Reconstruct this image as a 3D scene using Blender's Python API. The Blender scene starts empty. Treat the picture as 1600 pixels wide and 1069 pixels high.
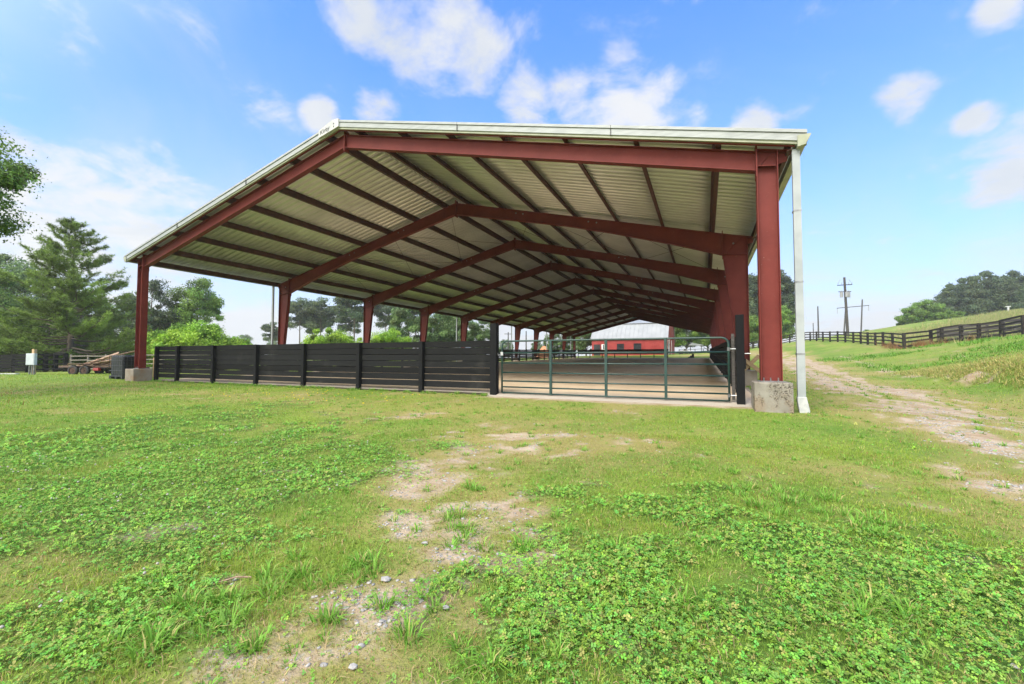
import bpy, math, numpy as np
from mathutils import Vector, Matrix
PI = math.pi
sc = bpy.context.scene
COL = sc.collection
rng = np.random.default_rng(7)

# ------------------------------------------------------------------ camera
CAM = np.array([23.6638, -10.7015, 1.0194])
YAW, PITCH, ROLL = -0.42546, 0.038046, 0.0013
FPX = 664.77
cy_, sy_ = math.cos(YAW), math.sin(YAW); cp_, sp_ = math.cos(PITCH), math.sin(PITCH)
Rv = Vector((cy_, -sy_, 0)); Fh = Vector((sy_, cy_, 0)); Zv = Vector((0, 0, 1))
Fv = cp_ * Fh + sp_ * Zv; Uv = -sp_ * Fh + cp_ * Zv
cr, sr = math.cos(ROLL), math.sin(ROLL)
R2 = cr * Rv + sr * Uv; U2 = cr * Uv - sr * Rv
cam = bpy.data.cameras.new('camera'); camo = bpy.data.objects.new('camera', cam); COL.objects.link(camo)
cam.sensor_width = 36; cam.sensor_fit = 'HORIZONTAL'; cam.lens = FPX / 1600 * 36
cam.clip_start = 0.05; cam.clip_end = 3000
m = Matrix((R2, U2, -Fv)).transposed().to_4x4(); m.translation = Vector(CAM)
camo.matrix_world = m
sc.camera = camo

# ------------------------------------------------------------------ world and sun
SUN_EL, SUN_AZ = math.radians(48), math.radians(192)      # azimuth clockwise from +Y
w = bpy.data.worlds.new('World'); sc.world = w; w.use_nodes = True
nt = w.node_tree; nt.nodes.clear(); N = nt.nodes.new; L = nt.links.new
def nmath(nt, op, a, b=None, c=None, clamp=False):
    n = nt.nodes.new('ShaderNodeMath'); n.operation = op; n.use_clamp = clamp
    for i, v in enumerate((a, b, c)):
        if v is None: continue
        if isinstance(v, (int, float)): n.inputs[i].default_value = v
        else: nt.links.new(v, n.inputs[i])
    return n.outputs[0]
def nmix(nt, f, a, b):
    n = nt.nodes.new('ShaderNodeMix'); n.data_type = 'RGBA'
    for k, v in ((0, f), (6, a), (7, b)):
        if isinstance(v, (int, float)): n.inputs[k].default_value = v
        elif isinstance(v, tuple): n.inputs[k].default_value = (*v, 1) if len(v) == 3 else v
        else: nt.links.new(v, n.inputs[k])
    return n.outputs[2]
def nramp(nt, f, lo, hi):
    n = nt.nodes.new('ShaderNodeMapRange'); n.interpolation_type = 'SMOOTHSTEP'
    nt.links.new(f, n.inputs[0]); n.inputs[1].default_value = lo; n.inputs[2].default_value = hi
    return n.outputs[0]
sky = N('ShaderNodeTexSky'); sky.sky_type = 'NISHITA'; sky.sun_disc = False
sky.sun_elevation = SUN_EL; sky.sun_rotation = SUN_AZ; sky.air_density = 1.0; sky.dust_density = 0.6; sky.ozone_density = 2.2
geo = N('ShaderNodeTexCoord'); DIRN = geo.outputs['Generated']
sep = N('ShaderNodeSeparateXYZ'); L(DIRN, sep.inputs[0])
dz = nmath(nt, 'MAXIMUM', sep.outputs[2], 0.0)
# cloud deck coordinates
k = nmath(nt, 'ADD', dz, 0.22)
cx = nmath(nt, 'DIVIDE', sep.outputs[0], k); cyy = nmath(nt, 'DIVIDE', sep.outputs[1], k)
comb = N('ShaderNodeCombineXYZ'); L(cx, comb.inputs[0]); L(cyy, comb.inputs[1])
nz = N('ShaderNodeTexNoise'); nz.inputs['Scale'].default_value = 4.2; nz.inputs['Detail'].default_value = 12; nz.inputs['Roughness'].default_value = 0.62; nz.inputs['Distortion'].default_value = 0.25
L(comb.outputs[0], nz.inputs['Vector'])
nw = N('ShaderNodeTexNoise'); nw.inputs['Scale'].default_value = 0.9; nw.inputs['Detail'].default_value = 7; nw.inputs['Roughness'].default_value = 0.6; nw.inputs['Distortion'].default_value = 1.2
L(comb.outputs[0], nw.inputs['Vector'])
DIRS = [(-0.555,0.558,0.617,.075),(-0.51,0.608,0.609,.09),(-0.456,0.653,0.605,.10),(-0.507,0.642,0.575,.07),(-0.401,0.703,0.587,.075),(-0.316,0.791,0.523,.07),(-0.241,0.813,0.53,.075),(-0.157,0.841,0.518,.09),(-0.099,0.863,0.495,.08),(-0.053,0.882,0.469,.06),(-0.669,0.578,0.468,.038),(-0.587,0.645,0.49,.05),(0.081,0.897,0.435,.05),(0.293,0.862,0.414,.042),(0.375,0.793,0.48,.03),(0.418,0.856,0.303,.055),(-0.931,0.288,0.225,.13),(-0.913,0.325,0.245,.10),(-0.895,0.382,0.214,.16),(-0.915,0.303,0.268,.09),(-0.018,0.886,0.463,.045),(0.378,0.855,0.354,.03),(0.417,0.872,0.257,.05)]
blob = None
for x, y, z, r in DIRS:
    n = N('ShaderNodeVectorMath'); n.operation = 'DOT_PRODUCT'; L(DIRN, n.inputs[0]); v = Vector((x, y, z)).normalized(); n.inputs[1].default_value = v
    r *= 1.12
    mr = N('ShaderNodeMapRange'); L(n.outputs['Value'], mr.inputs[0]); mr.inputs[1].default_value = math.cos(r); mr.inputs[2].default_value = math.cos(r * 0.05)
    blob = mr.outputs[0] if blob is None else nmath(nt, 'MAXIMUM', blob, mr.outputs[0])
f1 = nmath(nt, 'MULTIPLY_ADD', nmath(nt, 'SUBTRACT', nz.outputs[0], 0.5), 4.6, nmath(nt, 'MULTIPLY', blob, 1.25))
cum = nramp(nt, f1, 0.15, 1.45)
wisp = nmath(nt, 'MULTIPLY', nramp(nt, nw.outputs[0], 0.50, 0.82), 0.34)
# soft veil of thin cloud that thickens towards the horizon
veil = nmath(nt, 'MULTIPLY', nmath(nt, 'POWER', nmath(nt, 'SUBTRACT', 1.0, dz, None, True), 2.3), nmath(nt, 'MULTIPLY_ADD', nw.outputs[0], 1.2, 0.16), None, True)
veil = nmath(nt, 'ADD', veil, nmath(nt, 'MULTIPLY', nmath(nt, 'POWER', nmath(nt, 'SUBTRACT', 1.0, dz, None, True), 6.0), 0.55), None, True)
skyc = N('ShaderNodeMix'); skyc.data_type = 'RGBA'; skyc.blend_type = 'MULTIPLY'; skyc.inputs[0].default_value = 1
L(sky.outputs[0], skyc.inputs[6]); skyc.inputs[7].default_value = (0.033, 0.097, 0.175, 1)
c0 = nmix(nt, wisp, skyc.outputs[2], (0.255, 0.305, 0.38))
c1 = nmix(nt, veil, c0, (0.322, 0.330, 0.358))
cshade = nmix(nt, nramp(nt, nw.outputs[0], 0.38, 0.60), (0.295, 0.312, 0.335), (0.368, 0.370, 0.374))
c2 = nmix(nt, nmath(nt, 'MULTIPLY', cum, 0.95), c1, cshade)
# bright sky glow around the sun, added behind the camera to light the arena
sdot = N('ShaderNodeVectorMath'); sdot.operation = 'DOT_PRODUCT'; L(DIRN, sdot.inputs[0])
sdot.inputs[1].default_value = (math.sin(SUN_AZ) * math.cos(SUN_EL), math.cos(SUN_AZ) * math.cos(SUN_EL), math.sin(SUN_EL))
c3 = nmix(nt, nramp(nt, sdot.outputs['Value'], 0.20, 0.95), c2, (1.35, 1.27, 1.15))
bg = N('ShaderNodeBackground'); L(c3, bg.inputs[0]); bg.inputs[1].default_value = 1.0
wo = N('ShaderNodeOutputWorld'); L(bg.outputs[0], wo.inputs[0])
w.cycles.sampling_method = 'MANUAL'; w.cycles.sample_map_resolution = 512
sd = bpy.data.lights.new('sun', 'SUN'); sd.energy = 1.5; sd.angle = math.radians(28); sd.color = (1.0, 0.96, 0.88)
so = bpy.data.objects.new('sun', sd); COL.objects.link(so)
dirv = Vector((math.sin(SUN_AZ) * math.cos(SUN_EL), math.cos(SUN_AZ) * math.cos(SUN_EL), math.sin(SUN_EL)))
so.rotation_euler = dirv.to_track_quat('Z', 'Y').to_euler(); so.location = (0, -60, 60)
sc.view_settings.view_transform = 'Standard'; sc.view_settings.look = 'None'
sc.view_settings.exposure = 1.30; sc.view_settings.gamma = 1; sc.view_settings.use_curve_mapping = False
sc.cycles.max_bounces = 8; sc.cycles.diffuse_bounces = 4; sc.cycles.transmission_bounces = 4; sc.cycles.transparent_max_bounces = 6
sc.cycles.use_denoising = True; sc.cycles.denoiser = 'OPENIMAGEDENOISE'; sc.cycles.denoising_input_passes = 'RGB_ALBEDO_NORMAL'; sc.cycles.denoising_prefilter = 'ACCURATE'

# ------------------------------------------------------------------ helpers
def tag(o, label=None, cat=None, group=None, kind=None):
    if label: o['label'] = label
    if cat: o['category'] = cat
    if group: o['group'] = group
    if kind: o['kind'] = kind
    return o
def empty(name, loc=(0, 0, 0), label=None, cat=None, group=None, rz=0, parent=None):
    o = bpy.data.objects.new(name, None); COL.objects.link(o); o.location = loc; o.rotation_euler = (0, 0, rz)
    o.empty_display_size = 0.2
    if parent: o.parent = parent
    return tag(o, label, cat, group)
def copy_tree(o, parent=None, loc=None, rz=None, scale=None, label=None):
    c = o.copy(); COL.objects.link(c); c.parent = parent
    if loc is not None: c.location = loc
    if rz is not None: c.rotation_euler = (0, 0, rz)
    if scale is not None: c.scale = scale
    if label: c['label'] = label
    for ch in list(o.children): copy_tree(ch, c)
    return c
class MB:
    def __init__(s): s.v = []; s.f = []
    def add(s, vs, fs):
        b = len(s.v); s.v += [tuple(map(float, q)) for q in vs]; s.f += [tuple(b + i for i in f) for f in fs]; return s
    def box(s, c, d, rot=None, top=1.0):
        x, y, z = [q / 2 for q in d]
        vs = [Vector((sx * x * (top if sz > 0 else 1), sy * y * (top if sz > 0 else 1), sz * z)) for sz in (-1, 1) for sx, sy in ((-1, -1), (1, -1), (1, 1), (-1, 1))]
        if rot is not None: vs = [rot @ q for q in vs]
        vs = [(q[0] + c[0], q[1] + c[1], q[2] + c[2]) for q in vs]
        return s.add(vs, [(3, 2, 1, 0), (4, 5, 6, 7), (0, 1, 5, 4), (1, 2, 6, 5), (2, 3, 7, 6), (3, 0, 4, 7)])
    def bb(s, x0, x1, y0, y1, z0, z1): return s.box(((x0 + x1) / 2, (y0 + y1) / 2, (z0 + z1) / 2), (x1 - x0, y1 - y0, z1 - z0))
    def beam(s, a, b, w, h, up=(0, 0, 1)):
        a = Vector(a); b = Vector(b); d = b - a; l = d.length; d.normalize(); up = Vector(up)
        if abs(d.dot(up)) > .99: up = Vector((1, 0, 0))
        x = d.cross(up).normalized(); z = x.cross(d)
        R = Matrix((x, d, z)).transposed()
        return s.box((a + b) / 2, (w, l, h), R)
    def tube(s, pts, r, n=8, cap=True):
        pts = [Vector(p) for p in pts]; rs = [float(q) for q in (r if isinstance(r, (list, tuple)) else [r] * len(pts))]
        b = len(s.v); ref = Vector((0, 0, 1)); t0 = (pts[1] - pts[0]).normalized()
        if abs(t0.dot(ref)) > .95: ref = Vector((1, 0, 0))
        x = t0.cross(ref).normalized()
        for i, p in enumerate(pts):
            t = (pts[min(i + 1, len(pts) - 1)] - pts[max(i - 1, 0)]).normalized()
            x = (x - t * x.dot(t)).normalized(); y = t.cross(x)
            for j in range(n):
                a = 2 * PI * j / n; q = p + rs[i] * (math.cos(a) * x + math.sin(a) * y); s.v.append(tuple(q))
        for i in range(len(pts) - 1):
            for j in range(n):
                s.f.append((b + i * n + j, b + i * n + (j + 1) % n, b + (i + 1) * n + (j + 1) % n, b + (i + 1) * n + j))
        if cap:
            s.f.append(tuple(b + j for j in reversed(range(n)))); e = b + (len(pts) - 1) * n; s.f.append(tuple(e + j for j in range(n)))
        return s
    def prism_xz(s, poly, y0, y1):
        n = len(poly); vs = [(x, y0, z) for x, z in poly] + [(x, y1, z) for x, z in poly]
        fs = [tuple(range(n)), tuple(reversed(range(n, 2 * n)))] + [(i, n + i, n + (i + 1) % n, (i + 1) % n) for i in range(n)]
        return s.add(vs, fs)
    def build(s, name, mat, parent=None, smooth=False, bevel=0):
        me = bpy.data.meshes.new(name); o = bpy.data.objects.new(name, me); COL.objects.link(o)
        off = Vector((0, 0, 0))
        p = parent
        while p is not None: off += Vector(p.location) if not p.get('_z') else Vector((0, 0, 0)); p = p.parent
        me.from_pydata([tuple(Vector(q) - off) for q in s.v], [], s.f); me.update()
        if mat: me.materials.append(mat)
        if parent: o.parent = parent
        if smooth: me.shade_smooth()
        if bevel:
            md = o.modifiers.new('bevel', 'BEVEL'); md.width = bevel; md.segments = 2; md.limit_method = 'ANGLE'
        return o
def npmesh(name, verts, faces_flat, nper, mat, parent=None, col=None, smooth=False):
    """verts (n,3); faces_flat 1-D indices; nper scalar/array of loop counts"""
    me = bpy.data.meshes.new(name); nf = len(nper) if hasattr(nper, '__len__') else len(faces_flat) // nper
    cnt = np.full(nf, nper, np.int32) if not hasattr(nper, '__len__') else np.asarray(nper, np.int32)
    me.vertices.add(len(verts)); me.vertices.foreach_set('co', np.ascontiguousarray(verts, np.float32).ravel())
    me.loops.add(len(faces_flat)); me.loops.foreach_set('vertex_index', np.asarray(faces_flat, np.int32))
    me.polygons.add(nf); st = np.zeros(nf, np.int32); st[1:] = np.cumsum(cnt)[:-1]
    me.polygons.foreach_set('loop_start', st)
    me.update(calc_edges=True)
    if col is not None:
        a = me.attributes.new('Col', 'FLOAT_COLOR', 'POINT'); c = np.ones((len(verts), 4), np.float32); c[:, :3] = col
        a.data.foreach_set('color', c.ravel())
    if mat: me.materials.append(mat)
    if smooth: me.shade_smooth()
    o = bpy.data.objects.new(name, me); COL.objects.link(o)
    if parent: o.parent = parent
    return o

# ------------------------------------------------------------------ numpy noise
def vnoise(x, y, seed=0):
    xi = np.floor(x).astype(np.int64); yi = np.floor(y).astype(np.int64); fx = x - xi; fy = y - yi
    fx = fx * fx * (3 - 2 * fx); fy = fy * fy * (3 - 2 * fy)
    def h(a, b):
        n = (a * 374761393 + b * 668265263 + seed * 1442695041) & 0x7fffffff
        n = ((n ^ (n >> 13)) * 1274126177) & 0x7fffffff
        return ((n ^ (n >> 16)) & 0xffff) / 65535.0
    return (h(xi, yi) * (1 - fx) + h(xi + 1, yi) * fx) * (1 - fy) + (h(xi, yi + 1) * (1 - fx) + h(xi + 1, yi + 1) * fx) * fy
def fbm(x, y, s, o=4, seed=0):
    r = 0; a = 1; t = 0
    for i in range(o): r = r + a * vnoise(x / s * 2 ** i + 17.3 * i, y / s * 2 ** i + 9.1 * i, seed + i); t += a; a *= .55
    return r / t
def sstep(x, a, b):
    t = np.clip((x - a) / (b - a), 0, 1); return t * t * (3 - 2 * t)

# ------------------------------------------------------------------ terrain height
HF = [(44.87,32.89,2.83),(45.29,36.38,2.72),(44.24,37.01,2.53),(43.44,37.75,2.52),(42.47,38.42,2.36),(42.09,39.35,2.2),(39.47,37.08,1.86),(39.97,41.14,2.15),(39.91,43.3,2.33),(39.94,45.51,2.43),(39.91,47.68,2.56),(39.88,49.86,2.73),(39.75,51.99,2.88),(39.49,54.07,3.03),(39.2,56.13,3.15),(38.84,58.16,3.27),(38.49,60.19,3.39),(38.17,62.24,3.51),(37.8,64.26,3.62),(37.45,66.3,3.68),(37.07,68.87,3.68),(36.24,70.7,3.55),(35.31,73.04,3.35),(34.2,75.28,3.17),(32.51,77.83,2.91),(30.66,80.29,2.62)]
CP = [(x, y, z) for x, y, z in HF]
CP += [(53.28,95.87,6.58),(61.41,107.18,8.15),(69.64,115.25,9.48),(77.32,120.88,10.55),(85.28,126.64,11.66),(92.14,129.72,12.42),(104,132,13.5),
       (62,70,5.3),(70,80,6.6),(55,60,4.2),(80,90,8.3),(60,130,8.0),(75,150,9.3),(100,165,11.5),(120,180,12),(52,110,6.0),(45,90,4.7),(40,120,4.0),(30,110,2.6),(23,100,2.0),(15,82,1.75),(1,82,1.6),(8,95,1.8),(20,76,1.3),(23,72,1.15),(30,70,1.7),(28,60,1.1)]
for yy in np.arange(-30, 14, 2.0):
    CP += [(32.35, yy, -.05 if yy > -4 else -.25), (33.35, yy, .86 if yy < 12 else .7), (35.2, yy, 1.2)]
CP += [(32.3, 15.5, .0), (33.2, 15.5, .42), (32.2, 19, .05), (33.6, 19, .3), (35, 22, .6), (36, 28, 1.0), (38, 10, 1.9), (38, 0, 1.8), (45, 20, 2.6), (45, 0, 2.8), (60, 0, 4.5), (60, 30, 5), (38, -20, 1.6), (60, -30, 4)]
CP += [(x, y, 0.0155 * max(y, 0) - .02) for x in (-.8, 26.3) for y in (0, 10, 20, 35, 50, 71)] + [(28, y, -.06 + .0155 * y) for y in (5, 12, 20, 30, 45)] + [(31, y, -.05 + .016 * y) for y in (8, 16, 25, 35, 50)]
CP += [(x, 0.0, -.02 - .004 * x) for x in (-3, 1, 6, 11, 16, 20, 25, 28)] + [(x, -3.5, -.16 - .004 * x) for x in (0, 6, 12, 18, 24, 28)]
CP += [(x, -7.5, -.22 - .005 * x) for x in (-5, 4, 12, 18, 24, 29)] + [(x, -11.5, -.28 - .006 * x) for x in (0, 10, 18, 24, 30)] + [(10, -25, -.6), (24, -25, -.7), (-20, -25, -.4), (30, -25, -.7)]
CP += [(-5,0,.02),(-12.4,.5,.04),(-11,4,-.1),(-16,4,-.25),(-16,0,0.),(-26,3,-.18),(-21,8,-.06),(-18,8.4,0.),(-10,10,.0),(-40,8,-.4),(-60,12,-.6),(-55,20,-.6),(-45,25,-.1),(-20,20,.1),(-10,20,.2),(-10,40,.7),(-20,60,.7),(-60,75,.4),(-90,70,0),(-30,100,1),(0,120,1.5),(-100,0,-1),(-100,-60,-1),(-40,-40,-.6),(0,-80,-1),(80,-80,3),(150,0,8),(160,120,13),(150,220,12),(60,260,4),(0,260,1),(-150,200,0),(-220,100,-1),(-300,-200,-2),(300,-200,5),(300,300,12),(-300,300,0),(0,500,2)]
CP = np.array(CP, float)
_d = np.sqrt(((CP[:, None, :2] - CP[None, :, :2]) ** 2).sum(-1)); _n = len(CP)
_A = np.zeros((_n + 3, _n + 3)); _A[:_n, :_n] = _d - np.eye(_n) * .15; _A[:_n, _n] = 1; _A[:_n, _n + 1:] = CP[:, :2]; _A[_n, :_n] = 1; _A[_n + 1:, :_n] = CP[:, :2].T
_c = np.linalg.solve(_A, np.r_[CP[:, 2], 0, 0, 0])
def TZ(x, y):
    x = np.atleast_1d(np.asarray(x, float)); y = np.atleast_1d(np.asarray(y, float)); out = np.empty(x.shape)
    sh = x.shape; xf = x.ravel(); yf = y.ravel(); o = np.empty(xf.shape)
    for i in range(0, len(xf), 20000):
        a = xf[i:i + 20000]; b = yf[i:i + 20000]
        d = np.sqrt((a[:, None] - CP[:, 0]) ** 2 + (b[:, None] - CP[:, 1]) ** 2)
        o[i:i + 20000] = d @ _c[:_n] + _c[_n] + _c[_n + 1] * a + _c[_n + 2] * b
    o += (fbm(xf, yf, .9, 3, 5) - .5) * .035 + (fbm(xf, yf, 6, 2, 9) - .5) * .07
    o += sstep(np.abs(xf - 33.1), 1.1, .2) * sstep(yf, 17, 11) * ((fbm(xf, yf, .8, 4, 33) - .5) * .45)
    # level pad under the arena
    dx = np.maximum(np.maximum(.3 - xf, xf - 24.85), 0); dy = np.maximum(np.maximum(np.where(xf < 17.9, .45, .02) - yf, yf - 71.2), 0)
    mk = 1 - sstep(np.hypot(dx, dy), 0.0, .9)
    o = o * (1 - mk) + (0.0155 * np.maximum(yf, 0) - .07) * mk
    return o.reshape(sh)
def tz(x, y): return float(TZ(x, y)[0])

# ------------------------------------------------------------------ ground cover fields
FD = np.array([-0.41274, 0.91085]); RD = np.array([0.91085, 0.41274])
CLOVER=[(18.09,-8.38,1.43,3.56),(15.03,-7.93,1.7,4.27),(19.0,-7.3,1.2,1.59),(19.54,-8.4,1.2,1.69),(20.6,-9.3,.5,.7),(19.46,-6.36,0.77,0.68),(23.57,-8.14,1.05,0.7),(23.9,-8.9,1.2,0.6),(23.24,-7.67,0.72,0.51),(24.39,-7.27,0.72,0.57),(23.42,-6.5,0.74,0.48),(24.81,-7.45,0.61,0.79),(25.3,-6.89,0.51,0.67),(22.36,-6.58,0.27,0.16),(23.64,-5.8,0.39,0.3),(23.99,-6.92,0.38,0.31),(22.86,-8.69,0.19,0.13),(24.31,-7.0,0.27,0.28),(22.3,-8.27,0.16,0.11),(20.13,-5.41,0.56,0.31),(26,-8,1.,.6),(14,-11,2,2)]
DIRT=[(21.01,-6.84,0.53,0.83),(20.87,-5.58,0.94,0.82),(21.4,-7.86,0.29,0.37),(22.61,-7.81,0.24,0.28),(21.02,-4.38,0.71,0.42),(21.91,-8.82,0.29,0.21),(21.98,-9.11,0.38,0.19),(21.98,-8.51,0.28,0.21),(20.94,-9.01,0.09,0.08),(26.46,-4.54,0.38,0.41),(21.84,-9.31,0.18,0.13),(21.95,-7.2,0.35,0.37),(21.91,-7.97,0.42,0.4),(22.3,-9.11,0.24,0.16),(22.38,-4.1,0.58,0.35),(22.89,-8.41,0.11,0.11),(22.49,-8.69,0.14,0.16),(25.33,-6.74,0.17,0.1),(18.16,-3.17,0.42,0.34),(22.1,-9.5,.5,.25)]
TUFT=[(21.17,-9.47,0.28,0.4),(21.21,-9.22,0.21,0.26),(21.23,-8.82,0.28,0.28),(21.6,-8.55,0.24,0.24),(22.05,-7.79,0.22,0.27),(21.69,-7.64,0.16,0.15),(22.55,-8.55,0.1,0.1),(21.81,-8.96,0.14,0.11),(22.33,-8.91,0.13,0.12),(23.05,-8.77,0.12,0.1),(23.61,-8.12,0.21,0.18),(24.7,-5.67,0.18,0.21),(21.43,-6.81,0.12,0.16),(22.0,-8.82,0.09,0.07),(24.87,-6.3,0.3,0.32),(24.2,-5.94,0.48,0.48),(21.71,-9.32,0.19,0.14),(22.55,-7.35,0.1,0.15),(24.5,-7.71,0.24,0.21),(20.43,-7.53,0.12,0.15),(22.24,-8.62,0.11,0.09),(22.76,-8.96,0.09,0.06),(23.13,-7.52,0.09,0.1),(22.45,-7.8,0.07,0.1)]
def field(x, y, ells, soft=.9):
    f = np.full(np.shape(x), -9.0)
    for ex, ey, a, b in ells:
        dx = x - ex; dy = y - ey; l = dx * RD[0] + dy * RD[1]; d = dx * FD[0] + dy * FD[1]
        f = np.maximum(f, 1 - np.sqrt((l / a) ** 2 + (d / b) ** 2))
    return f
DRV = [(28.2,-30),(28.2,-8),(28.2,-3),(28.6,4),(28.9,10),(29.9,20),(31.3,34),(32.2,50),(31,66),(27.5,76),(20,80)]
def drive_d(x, y):
    best = np.full(np.shape(x), 99.0)
    for (x0, y0), (x1, y1) in zip(DRV[:-1], DRV[1:]):
        vx, vy = x1 - x0, y1 - y0; t = np.clip(((x - x0) * vx + (y - y0) * vy) / (vx * vx + vy * vy), 0, 1)
        best = np.minimum(best, np.hypot(x - x0 - t * vx, y - y0 - t * vy))
    return best
def track2(x, y):
    x0, y0, x1, y1 = 32.3, 12, 35.2, 38; vx, vy = x1 - x0, y1 - y0; t = np.clip(((x - x0) * vx + (y - y0) * vy) / (vx * vx + vy * vy), 0, 1)
    return np.hypot(x - x0 - t * vx, y - y0 - t * vy)
def cover(x, y):
    """returns dirt, clover, dry, bank (0..1)"""
    n1 = fbm(x, y, .55, 4, 21); n2 = fbm(x, y, .22, 3, 44); n3 = fbm(x, y, 2.2, 4, 60); n4 = fbm(x, y, 9, 3, 70)
    cl = sstep(field(x, y, CLOVER) * .8 + (n1 - .5) * 1.9 + (n2 - .5) * 1.2, -.25, .50)
    n5 = fbm(x, y, .09, 3, 51); di = sstep(field(x, y, DIRT) * .7 + (n1 - .5) * 2.2 + (n2 - .5) * 2.0 + (n5 - .5) * 1.4, -.30, .7) * (.5 + .5 * sstep(fbm(x, y, .2, 3, 123), .38, .56))
    di = np.maximum(di, sstep(n1 * .5 + n2 * .3 + n5 * .2, .58, .72) * sstep(n3, .40, .62) * .75)
    dd = drive_d(x, y); rut = np.exp(-((dd - .75) / .55) ** 2) * .55 + np.exp(-(dd / 1.7) ** 2) * .5
    di = np.maximum(di, sstep(rut + (n1 - .5) * 1.6 + (n2 - .5) * 1.5 + (n5 - .5) * .8 + (n3 - .5) * 1.0, .22, .95) * sstep(dd, 2.5, 1.5))
    di = np.maximum(di, sstep(.55 - track2(x, y) + (n1 - .5) * 1.4, .15, .6) * .75)
    dry = sstep(n3 * .65 + n1 * .35 + sstep(dd, 3.2, .8) * .35 + sstep(field(x, y, DIRT), -1.0, .2) * .24, .45, .78)
    # rank tan grass on the slope above the bank, bare clay in the cut itself
    up = sstep(x, 33.0, 34.2) * sstep(y, 24, 13) * (1 - sstep(x, 41, 46))
    dry = np.maximum(dry, up * (.55 + .45 * n1))
    cut = sstep(np.abs(x - 33.0), .75, .35) * sstep(y, 16.5, 12)
    di = np.maximum(di, cut * sstep(n1 * .6 + n2 * .4, .46, .58))
    # last strip before the fence is sand and bare
    di = np.maximum(di, sstep(y, -.35, .1) * sstep(x, 17.8, 18.4) * sstep(x, 25, 24.4) * (y < 1))
    di = np.maximum(di, sstep(y, np.where(x < 17.9, .35, .05), np.where(x < 17.9, .5, .3)) * (x > .2) * (x < 25) * (y < 71))
    return di, cl, dry, cut

# ------------------------------------------------------------------ materials
def newmat(name):
    mt = bpy.data.materials.new(name); mt.use_nodes = True; n = mt.node_tree; n.nodes.clear()
    out = n.nodes.new('ShaderNodeOutputMaterial'); b = n.nodes.new('ShaderNodeBsdfPrincipled'); n.links.new(b.outputs[0], out.inputs[0])
    return mt, n, b, out
def noise_n(n, scale, detail=4, rough=.55, coord='Object', vec=None, stretch=None):
    t = n.nodes.new('ShaderNodeTexNoise'); t.inputs['Scale'].default_value = scale; t.inputs['Detail'].default_value = detail; t.inputs['Roughness'].default_value = rough
    if vec is None:
        tc = n.nodes.new('ShaderNodeTexCoord'); vec = tc.outputs[coord]
    if stretch:
        mp = n.nodes.new('ShaderNodeMapping'); mp.inputs['Scale'].default_value = stretch; n.links.new(vec, mp.inputs[0]); vec = mp.outputs[0]
    n.links.new(vec, t.inputs['Vector']); return t.outputs[0]
def simple(name, c1, c2, scale=3, rough=.6, metal=0, bump=0, bscale=40, stretch=None, lo=.35, hi=.65, spec=.5):
    mt, n, b, out = newmat(name)
    f = nramp(n, noise_n(n, scale, 6, .6, stretch=stretch), lo, hi); n.links.new(nmix(n, f, c1, c2), b.inputs['Base Color'])
    b.inputs['Roughness'].default_value = rough; b.inputs['Metallic'].default_value = metal; b.inputs['Specular IOR Level'].default_value = spec
    if bump:
        bp = n.nodes.new('ShaderNodeBump'); bp.inputs['Strength'].default_value = bump; bp.inputs['Distance'].default_value = .01
        n.links.new(noise_n(n, bscale, 4, .6, stretch=stretch), bp.inputs['Height']); n.links.new(bp.outputs[0], b.inputs['Normal'])
    return mt
M = {}
def red_steel():
    mt, n, b, out = newmat('red_oxide_steel')
    a = nmix(n, nramp(n, noise_n(n, 1.3, 6, .65), .3, .75), (.122, .018, .014), (.168, .029, .023))
    a = nmix(n, nmath(n, 'MULTIPLY', nramp(n, noise_n(n, 9, 6, .7), .58, .78), .45), a, (.24, .10, .085))
    a = nmix(n, nramp(n, noise_n(n, 42, 2, .5), .76, .80), a, (.5, .45, .42))
    n.links.new(a, b.inputs['Base Color']); b.inputs['Roughness'].default_value = .6; b.inputs['Specular IOR Level'].default_value = .25
    return mt
M['red'] = red_steel()
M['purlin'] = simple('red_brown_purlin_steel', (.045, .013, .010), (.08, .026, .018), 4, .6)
M['panel'] = simple('galvanised_roof_sheet', (.62, .61, .575), (.72, .71, .675), .8, .32, .5)
M['trim'] = simple('off_white_trim', (.26, .285, .285), (.34, .365, .37), 2.5, .4, stretch=(1, 1, 6))
M['trim2'] = simple('beige_green_trim', (.26, .28, .20), (.34, .36, .26), 3, .5)
M['black'] = simple('black_dirt', (.01, .01, .01), (.02, .02, .02))
M['downspout'] = simple('grey_painted_downspout', (.27, .30, .315), (.33, .36, .375), 2, .45)
M['white'] = simple('white_boot', (.36, .38, .39), (.48, .49, .49), 6, .5)
def wood(name, c1, c2, c3, along=(1, 12, 12)):
    mt, n, b, out = newmat(name)
    oi = n.nodes.new('ShaderNodeObjectInfo')
    g = nramp(n, noise_n(n, 5, 8, .7, stretch=along), .3, .72)
    a = nmix(n, g, c1, c2)
    a = nmix(n, nramp(n, noise_n(n, 1.1, 5, .6), .55, .8), a, c3)
    gi = n.nodes.new('ShaderNodeNewGeometry'); hs = n.nodes.new('ShaderNodeHueSaturation'); n.links.new(a, hs.inputs['Color'])
    n.links.new(nmath(n, 'MULTIPLY_ADD', gi.outputs['Random Per Island'], 1.0, .55), hs.inputs['Value']); a = hs.outputs[0]
    n.links.new(a, b.inputs['Base Color']); b.inputs['Roughness'].default_value = .8; b.inputs['Specular IOR Level'].default_value = .2
    bp = n.nodes.new('ShaderNodeBump'); bp.inputs['Strength'].default_value = .35; bp.inputs['Distance'].default_value = .006
    n.links.new(noise_n(n, 14, 6, .7, stretch=along), bp.inputs['Height']); n.links.new(bp.outputs[0], b.inputs['Normal'])
    return mt
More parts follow.
